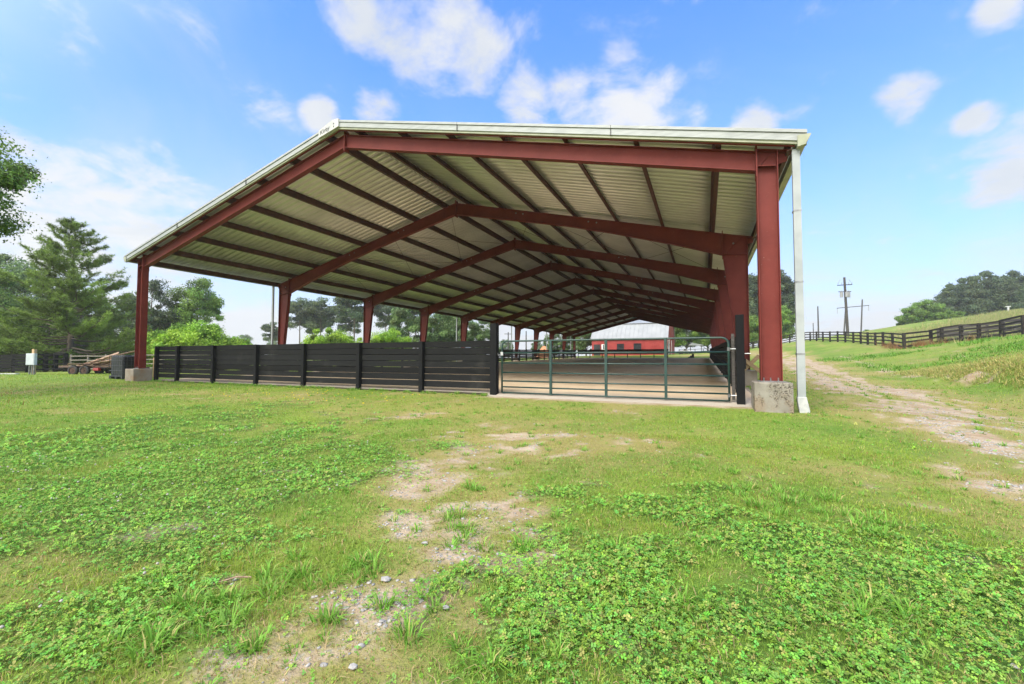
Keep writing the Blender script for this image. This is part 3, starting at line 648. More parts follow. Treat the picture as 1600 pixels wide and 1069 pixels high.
# ------------------------------------------------------------------ metal gate
gt = empty('metal_gate', (18.3, .44, 0), 'dark green seven-rail tubular metal gate closing the arena entrance', 'gate')
GY_ = .44; x0, x1 = 18.30, 24.17; zr_ = [1.49, 1.15, .86, .59, .345, .175, .01]; dz_ = .02
arc = [(x0 + .16 - .16 * math.cos(a), GY_, 1.33 + dz_ + .16 * math.sin(a)) for a in np.linspace(0, PI / 2, 7)]
arc2 = [(x1 - .16 + .16 * math.sin(a), GY_, 1.33 + dz_ + .16 * math.cos(a)) for a in np.linspace(0, PI / 2, 7)]
MB().tube([(x0, GY_, dz_)] + arc + arc2 + [(x1, GY_, dz_)], .026, 10).build('gate_frame', M['gate'], gt, smooth=True)
for z in zr_[1:]:
    MB().tube([(x0 + .01, GY_, z + dz_), (x1 - .01, GY_, z + dz_)], .021, 8).build('rail', M['gate'], gt, smooth=True)
for x in (19.79, 21.31, 22.78):
    MB().bb(x - .032, x + .032, GY_ - .036, GY_ + .036, -.01 + dz_, 1.50 + dz_).build('upright', M['gate'], gt)
for z in (1.24, .16): MB().tube([(x1, GY_, z - .04), (x1, GY_, z + .04)], .034, 8).tube([(x1, GY_, z), (24.34, .42, z)], .014, 6).build('hinge', M['galv'], gt)
MB().bb(x0 - .03, x0 + .05, GY_ - .045, GY_ - .030, 1.10, 1.20).build('latch_tag', M['white'], gt)
MB().tube([(18.17, .42, 1.17), (18.2, .40, 1.10), (18.28, .40, 1.14), (18.31, .43, 1.19)], .008, 5).build('chain', M['galv'], gt)

# timbers leaning at the second right column
def timber(a, b, lab, wd=.15, th=.05):
    o = empty('timber', (a[0], a[1], 0), lab, 'timber'); MB().beam(a, b, th, wd).build('board', M['tanwood'], o, bevel=.004); return o
f1_ = .11
timber((24.93, 6.62, .62), (25.42, 6.70, 1.12), 'tan timber slanting up to the right beside the second right column', .13)
timber((24.93, 6.56, .98), (25.45, 6.60, .55), 'tan timber slanting down to the right onto the concrete footing', .13)

# ------------------------------------------------------------------ black water tank
tk = empty('water_tank', (-1.95, .55, tz(-1.95, .55)), 'black caged cube water tank standing left of the front left column', 'tank')
zb = tz(-1.95, .55); x0, x1, y0, y1 = -2.55, -1.35, .02, 1.02
MB().bb(x0 + .03, x1 - .03, y0 + .03, y1 - .03, zb + .14, zb + 1.10).build('tank_body', M['tank'], tk, bevel=.06)
MB().tube([((x0 + x1) / 2, .5, zb + 1.09), ((x0 + x1) / 2, .5, zb + 1.15)], .1, 12).build('cap', M['tank'], tk)
mb = MB()
for z in np.linspace(.16, 1.12, 5):
    for a, b in (((x0, y0), (x1, y0)), ((x1, y0), (x1, y1)), ((x1, y1), (x0, y1)), ((x0, y1), (x0, y0))): mb.tube([(a[0], a[1], zb + z), (b[0], b[1], zb + z)], .012, 5)
for i in range(7):
    t = i / 6
    for a, b in (((x0, y0), (x1, y0)), ((x1, y1), (x0, y1)), ((x1, y0), (x1, y1)), ((x0, y1), (x0, y0))):
        px, py = a[0] + (b[0] - a[0]) * t, a[1] + (b[1] - a[1]) * t; mb.tube([(px, py, zb + .14), (px, py, zb + 1.13)], .009, 5)
mb.build('cage', M['cage'], tk)
mb = MB()
for i in range(3):
    mb.bb(x0 + i * .53, x0 + .13 + i * .53, y0, y1, zb, zb + .10)
mb.bb(x0, x1, y0, y0 + .1, zb + .10, zb + .14); mb.bb(x0, x1, y1 - .1, y1, zb + .10, zb + .14); mb.bb(x0, x1, .47, .57, zb + .10, zb + .14); mb.build('pallet', M['tank'], tk)
mb = MB(); mb.bb(x1 + .06, x1 + .30, 1.2, 1.26, zb, zb + 1.02)
o = mb.build('board', M['tanwood']); tag(o, 'tan board standing upright between the black tank and the red column', 'board')

# ------------------------------------------------------------------ utility trailer with old planks
tx, ty = -16.45, 4.15; tzv = tz(tx, ty); AXD = Vector((.911, .413, 0)); AYD = Vector((-.413, .911, 0))
tr = empty('utility_trailer', (tx, ty, tzv), 'low twin-axle trailer with rusty rims loaded with old planks', 'trailer')
def TL(a, b, z): q = Vector((tx, ty, tzv)) + AXD * a + AYD * b; return (q[0], q[1], tzv + z)
mb = MB()
for b in (-.1, 1.5): mb.beam(TL(-1.6, b + .12, .56), TL(2.9, b + .12, .56), .07, .12)
for a in np.linspace(-1.5, 2.8, 7): mb.beam(TL(a, 0, .56), TL(a, 1.6, .56), .06, .08)
mb.beam(TL(2.9, .02, .5), TL(4.1, .8, .5), .07, .1); mb.beam(TL(2.9, 1.6, .5), TL(4.1, .8, .5), .07, .1)
mb.build('frame', M['trailer'], tr)
MB().beam(TL(-1.6, .8, .63), TL(2.9, .8, .63), 1.62, .04).build('deck', M['plank'], tr)
for b in (-.14, 1.74):
    for a in (-.40, .40):
        c = Vector(TL(a, b, .34)); wmb = MB(); n = 20; pr = [(-.1, .22), (-.1, .32), (-.06, .345), (.06, .345), (.1, .32), (.1, .22)]
        vs = []; fs = []
        for i in range(n):
            an = 2 * PI * i / n
            for w2, r in pr: q = c + AYD * w2 + AXD * (r * math.cos(an)) + Vector((0, 0, r * math.sin(an))); vs.append(q)
        for i in range(n):
            for j in range(5): fs.append((i * 6 + j, ((i + 1) % n) * 6 + j, ((i + 1) % n) * 6 + j + 1, i * 6 + j + 1))
        wmb.add(vs, fs); wo_ = wmb.build('wheel', M['tyre'], tr, smooth=True)
        MB().tube([c - AYD * .07, c + AYD * .07], .225, 16).tube([c - AYD * .11, c - AYD * .06], .07, 10).build('rim', M['rust'], wo_)
mb = MB(); mb.beam(TL(-.85, -.16, .74), TL(.85, -.16, .74), .22, .02); mb.build('mudguard', M['trailer'], tr)
o = MB().box(TL(1.35, -.25, .42), (.42, .25, .2), Matrix.Rotation(math.atan2(.413, .911), 3, 'Z'), top=.8).build('fuel_can', M['brightred'], bevel=.03); tag(o, 'small bright red box lying beside the trailer under the planks', 'box')
PR = np.random.default_rng(11)
for i in range(34):
    a = PR.uniform(.2, 2.7); b = PR.uniform(-.05, 1.5); hz_ = .72 + .80 * (a / 2.9) ** 1.0 * PR.uniform(.2, 1.0)
    l = PR.uniform(1.0, 2.3); an = PR.normal(0, .6); ti = PR.normal(.17, .13)
    d = AXD * math.cos(an) * math.cos(ti) + AYD * math.sin(an) * math.cos(ti) + Vector((0, 0, math.sin(ti)))
    c = Vector(TL(a, b, hz_)); p0 = c - d * l / 2; p1 = c + d * l / 2
    if p0.z < tzv + .68: p1.z += tzv + .68 - p0.z; p0.z = tzv + .68
    roll = PR.uniform(-.7, .7)
    o = MB().beam(p0, p1, PR.uniform(.14, .24), .035, up=(math.sin(roll), 0, math.cos(roll))).build('wood_plank', M['plank'])
    tag(o, 'weathered brown plank lying in the jumbled heap on the trailer', 'plank', 'old planks heaped on the trailer')

# ------------------------------------------------------------------ meter box on its post
bx, by = -12.37, .48; bz = tz(bx, by); a0 = math.atan2(.413, .911); RZ = Matrix.Rotation(a0, 3, 'Z')
eb = empty('electrical_box', (bx, by, bz), 'light grey electrical box on a wooden post with grey conduits', 'electrical box')
def EL(a, b, z): q = RZ @ Vector((a, b, 0)); return (bx + q[0], by + q[1], bz + z)
MB().box(EL(-.03, .10, .72), (.14, .14, 1.56), RZ).build('post', M['tanwood'], eb)
MB().box(EL(0, -.06, .90), (.50, .16, .68), RZ).build('enclosure', M['boxgrey'], eb, bevel=.012)
MB().box(EL(0, -.146, .90), (.44, .012, .62), RZ).build('door', M['boxgrey'], eb, bevel=.004)
for a in (-.12, .02, .15): MB().tube([EL(a, -.04, -.1), EL(a, -.04, .57)], .035, 8).build('conduit', M['galv'], eb)
o = MB().beam((-18.2, -1.1, tz(-18.2, -1.1) + .05), (-14.6, .56, tz(-14.6, .56) + .05), .22, .07).build('curb_board', M['white'], bevel=.01); tag(o, 'long white board lying in the grass at the left edge', 'board')

# ------------------------------------------------------------------ fences at left behind the trailer
def rail_fence(name, label, pts, mat, h=1.35, nr=4, pw=.15, rh=.14, group=None, hs=None, rr=None, zoff=0):
    x, y = pts[0][:2]; root = empty(name, (x, y, tz(x, y)), label, 'fence', group)
    P = [(p[0], p[1], (p[2] if len(p) > 2 else tz(p[0], p[1])) + zoff) for p in pts]
    for i, p in enumerate(P):
        hh = h + R.uniform(-.04, .05) if hs is None else hs[i]
        MB().box((p[0], p[1], p[2] + hh / 2 - .2), (pw, pw, hh + .4)).build('post', M[mat], root)
    for a, b in zip(P[:-1], P[1:]):
        d = Vector((b[0] - a[0], b[1] - a[1], 0)).normalized(); nrm = Vector((d.y, -d.x, 0)) * (pw / 2 + .02)
        if nrm.dot(Vector((CAM[0] - a[0], CAM[1] - a[1], 0))) < 0: nrm = -nrm
        for j in range(nr):
            z = (h - .10) - (h - .10 - .22) * j / (nr - 1) + R.uniform(-.02, .02)
            A = Vector(a) + nrm + Vector((0, 0, z)); B = Vector(b) + nrm + Vector((0, 0, z + R.uniform(-.03, .03)))
            MB().beam(A, B, .032, rh).build('rail', M[mat], root)
    return root
rail_fence('paddock_fence', 'nearly solid dark plank fence in deep shade at the far left edge', [(-30.7, 1.0), (-28.87, 1.8), (-27.06, 2.62), (-25.25, 3.44), (-24.5, 3.95)], 'fence', 1.45, 6, .16, .20)
rail_fence('paddock_fence', 'short black four-rail fence between the grey electrical box and the pine', [(-24.5, 4.3), (-24.3, 4.9), (-23.9, 5.35), (-23.5, 5.8)], 'fence', 1.5, 4, .24, .13)
rail_fence('paddock_fence', 'open grey weathered rail fence passing behind the loaded trailer', [(-23.2, 6.0), (-21.94, 6.58), (-20.62, 7.18), (-19.34, 7.76), (-17.92, 8.4), (-16.4, 9.1), (-14.8, 9.8), (-13.1, 10.6)], 'greywood', 1.35, 4, .10, .07)

# ------------------------------------------------------------------ hill fence
rail_fence('paddock_fence', 'long black four-rail fence following the crest of the green hillside', [(x, y, z) for x, y, z in HF[6:]], 'hillwood', 1.36, 4, .17, .13)
rail_fence('paddock_fence', 'black rail fence climbing to the right above the grassy bank', [(x, y, z) for x, y, z in HF[:7]][::-1] + [], 'hillwood', 1.42, 4, .20, .15)
g2 = [(46.8, 33.8), (45.9, 37.4), (45.4, 38.5), (44.3, 39.6), (43.2, 41.0)]
rail_fence('paddock_fence', 'old grey rail fence standing behind the black fence at the right edge', g2, 'hillwood2', 1.25, 5, .14, .18)

# ------------------------------------------------------------------ utility poles
def util_main(x, y):
    z = tz(x, y) - .3; root = empty('utility_pole', (x, y, z), 'tall wooden utility pole with crossarm and grey transformers above the hill fence', 'utility pole')
    top = 13.6
    MB().tube([(x, y, z), (x - .25, y, top)], [.21, .15], 8).build('pole', M['pole'], root)
    r = Vector((.911, .413, 0))
    c = Vector((x - .22, y, 0))
    MB().beam(c - r * 1.15 + Vector((0, 0, top - 1.25)), c + r * 1.15 + Vector((0, 0, top - 1.1)), .1, .12).build('crossarm', M['pole'], root)
    MB().beam(c - r * 1.0 + Vector((0, 0, top - 2.25)), c + r * .95 + Vector((0, 0, top - 2.2)), .08, .1).build('crossarm', M['pole'], root)
    for t in (-.55, .58, .02):
        p = c + r * t + AYD * (-.3 if t == .02 else 0); MB().tube([p + Vector((0, 0, top - 3.1)), p + Vector((0, 0, top - 2.3))], .20, 10).tube([p + Vector((0, 0, top - 2.3)), p + Vector((0, 0, top - 2.0))], .04, 6).build('transformer', M['poleg'], root)
    for t in (-1.05, -.5, .55, 1.05):
        p = c + r * t + Vector((0, 0, top - 1.1)); MB().tube([p, p + Vector((.06, 0, .32))], .05, 6).build('insulator', M['poleg'], root)
    for t in (-.9, .9):
        p = c + r * t + Vector((0, 0, top - .7)); q_ = c + r * t * .75 + Vector((0, 0, top - .35)); MB().tube([p, q_], .035, 5).build('fuse_cutout', M['poleg'], root)
def atD(u, D, z=0):
    q = Vector((CAM[0], CAM[1], 0)) + Fh * D + Rv * ((u - 800) / FPX * D); return q.x, q.y
util_main(43.77, 70.2)
hx, hy = 84.3, 225.5
root = empty('transmission_pole', (hx, hy, tz(hx, hy)), 'distant two-legged transmission structure with a long crossarm behind the utility pole', 'utility pole')
r = Vector((.911, .413, 0)); c = Vector((hx, hy, 0))
for s_, lab in ((-1, 0), (1, 0)):
    MB().tube([c + r * (s_ * 3.9 - .8) + Vector((0, 0, tz(hx, hy) - 1)), c + r * (s_ * 3.6 + .9) + Vector((0, 0, 27.6))], [.34, .26], 6).build('pole', M['pole'], root)
MB().beam(c + r * -7.0 + Vector((0, 0, 23.6)), c + r * 7.4 + Vector((0, 0, 24.9)), .25, .3).build('crossarm', M['pole'], root)
for t in (-6.9, 7.2): MB().tube([c + r * t + Vector((0, 0, 24.2 + t * .09)), c + r * t + Vector((0, 0, 21.8 + t * .09))], .13, 5).build('insulator', M['poleg'], root)
def lone(x, y, top, rr, lab, arm=False):
    z = tz(x, y); rt = empty('utility_pole', (x, y, z), lab, 'utility pole')
    MB().tube([(x, y, z - .5), (x, y, top)], [rr, rr * .7], 6).build('pole', M['pole'], rt)
    if arm: MB().beam(Vector((x, y, top - .6)) - r * 1.3, Vector((x, y, top - .6)) + r * 1.3, .15, .18).build('crossarm', M['pole'], rt)
lone(57.9, 158.6, 18.3, .26, 'plain distant pole just right of the white downspout')
lone(77.4, 266.3, 20.3, .3, 'smallest distant pole nearest to the white downspout')
lone(-35.3, 116.4, 9.6, .22, 'distant pole with a small crossarm seen just above the left end of the gate', True)
lone(-26.1, 109.6, 9.3, .22, 'plain distant pole seen between the fifth and sixth left columns')

# ------------------------------------------------------------------ barn
def barn():
    X0, X1, Y0, YB, YR, Y1 = .89, 16.72, 82.0, 85.1, 94.0, 106.0; ze, zb_, zr2 = 5.15, 8.5, 11.6; g = 1.2
    root = empty('red_barn', (X0, Y0, 1.6), 'red barn with a big pale grey metal roof beyond the far end of the arena', 'barn')
    mb = MB(); mb.bb(X0 + .1, X1 - .1, Y0, Y0 + .15, g, ze); mb.bb(X0 + .1, X1 - .1, Y1 - .15, Y1, g, ze)
    for x in (X0 + .1, X1 - .25):
        pts = [(Y0 + .15, g), (Y0 + .15, ze), (YB, zb_ - .1), (YR, zr2 - .1), (Y1 - 3.1, zb_ - .1), (Y1 - .15, ze), (Y1 - .15, g)]; n = len(pts)
        mb.add([(x, a, b) for a, b in pts] + [(x + .15, a, b) for a, b in pts], [tuple(reversed(range(n))), tuple(range(n, 2 * n))] + [(i, (i + 1) % n, n + (i + 1) % n, n + i) for i in range(n)])
    # vertical siding battens
    for x in np.arange(X0 + .4, X1 - .3, .9): mb.bb(x - .03, x + .03, Y0 - .03, Y0, g, ze)
    mb.build('wall', M['barnred'], root)
    rf_ = MB(); prf = [(Y0 - .35, ze - .1), (YB, zb_), (YR, zr2), (Y1 - 3.1, zb_), (Y1 + .35, ze - .1)]
    for (a, b), (c_, d) in zip(prf[:-1], prf[1:]):
        rf_.add([(X0 - .15, a, b), (X1 + .15, a, b), (X1 + .15, c_, d), (X0 - .15, c_, d), (X0 - .15, a, b + .12), (X1 + .15, a, b + .12), (X1 + .15, c_, d + .12), (X0 - .15, c_, d + .12)], [(3, 2, 1, 0), (4, 5, 6, 7), (0, 1, 5, 4), (1, 2, 6, 5), (2, 3, 7, 6), (3, 0, 4, 7)])
    ro = rf_.build('roof', M['barnroof'], root)
    sm = MB(); dxy = Vector((0, YB - Y0 + .35, zb_ - ze + .1)).normalized()
    for x in np.arange(X0, X1, .9): sm.add([(x - .02, Y0 - .36, ze + .03), (x + .02, Y0 - .36, ze + .03), (x + .02, YB, zb_ + .135), (x - .02, YB, zb_ + .135), (x - .02, Y0 - .38, ze + .06), (x + .02, Y0 - .38, ze + .06), (x + .02, YB - .02, zb_ + .17), (x - .02, YB - .02, zb_ + .17)], [(3, 2, 1, 0), (4, 5, 6, 7), (0, 1, 5, 4), (1, 2, 6, 5), (2, 3, 7, 6), (3, 0, 4, 7)])
    sm.build('roof_seam', M['barnroof'], ro)
    MB().bb(X0 - .15, X1 + .15, YB - .25, YB + .02, zb_ + .08, zb_ + .20).build('roof_flashing', M['galv'], ro)
    for a, b, nm, mt2, z0, z1 in ((1.46, 2.87, 'door', 'glass', g, 4.05), (3.15, 3.99, 'window', 'barnwhite', 2.9, 4.07), (6.46, 7.95, 'window', 'glass', 2.75, 4.15), (9.95, 11.52, 'window', 'glass', 2.75, 4.2)):
        o = MB().bb(a, b, Y0 - .09, Y0 - .035, z0, z1).build(nm, M[mt2], root)
        fr = MB()
        if mt2 == 'barnwhite': fr.bb((a + b) / 2 - .12, (a + b) / 2 + .12, Y0 - .12, Y0 - .092, z0 + .1, z1 - .1); fr.build('pane', M['glass'], o)
        else: fr.bb(a - .08, a, Y0 - .11, Y0 - .032, z0, z1 + .08); fr.bb(b, b + .08, Y0 - .11, Y0 - .032, z0, z1 + .08); fr.bb(a, b, Y0 - .11, Y0 - .032, z1, z1 + .08); fr.build('frame', M['barnred'], o)
    MB().bb(12.42, 13.83, Y0 - .08, Y0 - .034, g, 4.15).bb(12.30, 12.42, Y0 - .10, Y0 - .034, g, 4.25).bb(13.83, 13.95, Y0 - .10, Y0 - .034, g, 4.25).build('door', M['barnred'], root)
    # lean-to gable with white posts
    for y in (Y0 + 1.0, Y0 + 4.5, Y0 + 11): MB().bb(X1 - .02, X1 + .06, y, y + .5, g, ze).build('wall_post', M['barnwhite'], root)
    MB().bb(X1 - .06, X1 + .04, Y0 + 2.0, Y0 + 4.3, g, 4.2).build('barn_door', M['glass'], root)
barn()
# small red shed seen over the left fence
sx, sy = -9.9, 40.2; sz = tz(sx, sy)
sh = empty('red_shed', (sx, sy, sz), 'low red shed with a thin pale roof edge just showing over the left fence', 'shed')
MB().bb(sx - 2.2, sx + 1.6, sy, sy + 3, sz - .2, 2.45).build('wall', M['barnred'], sh)
MB().add([(sx - 2.8, sy - .3, 2.55), (sx - .6, sy - .3, 3.30), (sx + 2.0, sy - .3, 3.10), (sx + 2.4, sy - .3, 2.5), (sx - 2.8, sy + 3.3, 2.55), (sx - .6, sy + 3.3, 3.30), (sx + 2.0, sy + 3.3, 3.10), (sx + 2.4, sy + 3.3, 2.5)], [(0, 3, 2, 1), (4, 5, 6, 7), (0, 1, 5, 4), (1, 2, 6, 5), (2, 3, 7, 6), (3, 0, 4, 7)]).build('roof', M['barnroof'], sh)
# soil heap seen through the left columns
def heap(x, y, rx, h, label):
    n = 26; t = np.linspace(-1, 1, n); A, B = np.meshgrid(t, t); rr = np.sqrt(A ** 2 + B ** 2); hz2 = np.clip(1 - rr, 0, 1) ** .9 * h * (.7 + .6 * fbm(A * 3 + x, B * 3, .8, 3, 3)); z0 = tz(x, y)
    v = np.stack([A.ravel() * rx, B.ravel() * rx, hz2.ravel() - .05], 1); ii = (np.arange(n - 1)[:, None] * n + np.arange(n - 1)[None, :]).ravel()
    o = npmesh('soil_heap', v, np.stack([ii, ii + 1, ii + n + 1, ii + n], 1).ravel(), 4, M['soil'], smooth=True); o.location = (x, y, z0); tag(o, label, 'soil heap')
heap(-5.6, 69.4, 1.8, 2.6, 'orange-brown soil heap beyond the left side fence of the arena')
# mounting block at the far opening
mx_, my_ = 21.45, 73.2; mz = tz(mx_, my_)
mk = empty('mounting_block', (mx_, my_, mz), 'black stepped mounting block standing at the far open corner of the arena', 'mounting block')
MB().prism_xz([(mx_ - .55, mz), (mx_ - .55, mz + .12), (mx_ - .25, mz + .2), (mx_ - .25, mz + .36), (mx_ + .05, mz + .36), (mx_ + .05, mz + .62), (mx_ + .42, mz + .66), (mx_ + .46, mz)], my_ - .35, my_ + .35).build('steps', M['tank'], mk, bevel=.02)
MB().bb(mx_ + .08, mx_ + .40, my_ - .3, my_ + .3, mz + .66, mz + .70).build('tread', M['tyre'], mk)
# small pale vehicle and run-in roof far behind
vx, vy = 18.9, 104.5; vz = tz(vx, vy)
ve = empty('pickup_truck', (vx, vy, vz), 'small white pickup parked far beyond the arena right of the barn', 'pickup truck')
MB().prism_xz([(vx - 1.1, vz + .45), (vx - 1.1, vz + 1.0), (vx - .3, vz + 1.05), (vx - .1, vz + 1.5), (vx + .7, vz + 1.5), (vx + .95, vz + 1.0), (vx + 2.2, vz + .95), (vx + 2.2, vz + .45)], vy - .85, vy + .85).build('body', M['white'], ve, bevel=.05)
MB().bb(vx, vx + .7, vy - .87, vy - .853, vz + 1.08, vz + 1.42).build('window', M['glass'], ve)
for a in (-.6, 1.6):
    for b in (-.8, .8): MB().tube([(vx + a, vy + b - .1, vz + .36), (vx + a, vy + b + .1, vz + .36)], .36, 12).build('wheel', M['tyre'], ve)
rx_, ry_ = 21.4, 119.0; rz_ = tz(rx_, ry_)
ri = empty('run_in_shed', (rx_, ry_, rz_), 'small run-in shelter with a pale roof in front of the far right trees', 'shelter')
for a in (-1.4, 1.4):
    for b in (-1, 1): MB().bb(rx_ + a - .08, rx_ + a + .08, ry_ + b - .08, ry_ + b + .08, rz_ - .2, rz_ + 2.3).build('post', M['pole'], ri)
MB().prism_xz([(rx_ - 1.9, rz_ + 2.3), (rx_ - .9, rz_ + 3.0), (rx_ + 2.0, rz_ + 2.4), (rx_ + 2.0, rz_ + 2.25)], ry_ - 1.4, ry_ + 1.4).build('roof', M['barnroof'], ri)
rail_fence('paddock_fence', 'thin dark fence in front of the trees beyond the right end of the barn', [(17.6 + i * 1.9, 108 - i * .3) for i in range(7)], 'hillwood', 1.4, 3, .16, .1)

# ------------------------------------------------------------------ trees
def leaf_cloud(centers, radii, counts, size, seed, flat=.75, tint_c=.28, tint_l=.22, aspect=.55, up=.25, hue=0.1, shell=.35):
    r = np.random.default_rng(seed); idx = np.repeat(np.arange(len(centers)), counts); n = len(idx)
    d = r.normal(size=(n, 3)); d /= np.linalg.norm(d, axis=1)[:, None]
    rad = radii[idx] * (shell + (1 - shell) * r.random(n) ** .5) * r.uniform(.75, 1.15, n) * (1 + .16 * r.exponential(1, n))
    off = d * rad[:, None]; off[:, 2] *= flat; P = centers[idx] + off
    nr = d * .6 + r.normal(size=(n, 3)) * .6 + np.array([0, 0, up]); nr /= np.linalg.norm(nr, axis=1)[:, None]
    a = np.cross(nr, r.normal(size=(n, 3))); a /= np.linalg.norm(a, axis=1)[:, None]; b = np.cross(nr, a)
    s = size * r.uniform(.6, 1.3, n)[:, None]
    v = np.stack([P - a * s, P + b * s * aspect, P + a * s, P - b * s * aspect], 1).reshape(-1, 3)
    tc = 1 + r.normal(0, tint_c, len(centers))[idx] + r.normal(0, tint_l, n); tc = np.clip(tc, .35, 2.0)
    yl = 1 + hue * (r.normal(size=len(centers))[idx] * .6 + r.normal(size=n) * .4)
    col = np.stack([tc * yl, tc, tc * (2 - yl) * .95], 1); col = np.repeat(np.clip(col, .2, 2.5), 4, axis=0)
    return v, col
def limb(mb, a, b, r0, r1, r, bend=.1, n=4):
    a = Vector(a); b = Vector(b); pts = []; l = (b - a).length
    for i in range(n + 1):
        t = i / n; p = a.lerp(b, t)
        if 0 < i < n: p += Vector(r.normal(0, bend * l / n, 3).tolist())
        p.z += math.sin(t * PI) * .06 * l; pts.append(p)
    mb.tube(pts, [r0 + (r1 - r0) * i / n for i in range(n + 1)], 6, cap=False)
def broadleaf(name, h, cw, cb, mat, seed, ncl=40, per=260, lsize=.22, shape='round', trunk_r=None, rad=None, extra=None):
    """root Empty at origin; cw crown half width, cb crown base height"""
    r = np.random.default_rng(seed); root = bpy.data.objects.new(name, None); COL.objects.link(root); root.empty_display_size = .3
    tr_ = trunk_r or h * .018; C = []; rr = []; ncl = int(ncl * 1.5); per = per * .72
    while len(C) < ncl:
        p = r.uniform(-1, 1, 3); d = np.linalg.norm(p)
        if d > 1 or d < .35: continue
        if shape == 'pine' and p[2] < -.6: continue
        t = (p[2] + 1) / 2
        wz = {'round': 1, 'tall': .9, 'cone': 1.25 - .95 * t, 'pine': 1, 'low': 1.1 - .4 * t}[shape]
        C.append([p[0] * cw * wz, p[1] * cw * wz, cb + (h - cb) * t]); rr.append((rad * .78 if rad else cw * .2) * r.uniform(.5, 1.5))
    C = np.array(C); rr = np.array(rr); C[:, 2] = np.minimum(C[:, 2], h - rr * .5)
    mb = MB(); lean = r.normal(0, .02 * h, 2); top = (lean[0], lean[1], h * .86)
    npt = 6; tp = [Vector((lean[0] * (i / npt) ** 1.3, lean[1] * (i / npt) ** 1.3, -.3 + (h * .86 + .3) * i / npt)) for i in range(npt + 1)]
    mb.tube(tp, [tr_ * (1.25 if i == 0 else 1) * (1 - .8 * i / npt) for i in range(npt + 1)], 8, cap=False)
    for c in C[r.permutation(len(C))[:min(len(C), 26)]]:
        z0 = max(cb * .8, c[2] - np.hypot(c[0], c[1]) * r.uniform(.5, .9)); t = min(.95, z0 / (h * .86))
        base = Vector((lean[0] * t ** 1.3, lean[1] * t ** 1.3, z0)); limb(mb, base, c, tr_ * .38 * (1.1 - t), tr_ * .07, r)
    o = mb.build('trunk', M['bark'], None, smooth=True); o.parent = root
    per = int(per * 1.9); lsize = lsize * .68
    v, col = leaf_cloud(C, rr, r.integers(int(per * .6), int(per * 1.4), len(C)), lsize, seed + 1, flat=.55 if shape == 'pine' else .75)
    cr_ = npmesh('crown', v, np.arange(len(v)), 4, mat, root, col=col)
    return root
def put(root, x, y, label, cat='tree', group=None, rz=0, s=1, sz=None, first=None, z=None):
    root.location = (x, y, (tz(x, y) if z is None else z) - .1); root.rotation_euler = (0, 0, rz); root.scale = (s, s, sz or s); tag(root, label, cat, group); return root
def put_copy(src, x, y, label, rz=0, s=1, sz=None, group=None, z=None):
    c = copy_tree(src, None, (x, y, (tz(x, y) if z is None else z) - .1), rz, (s, s, sz or s), label)
    if group: c['group'] = group
    return c

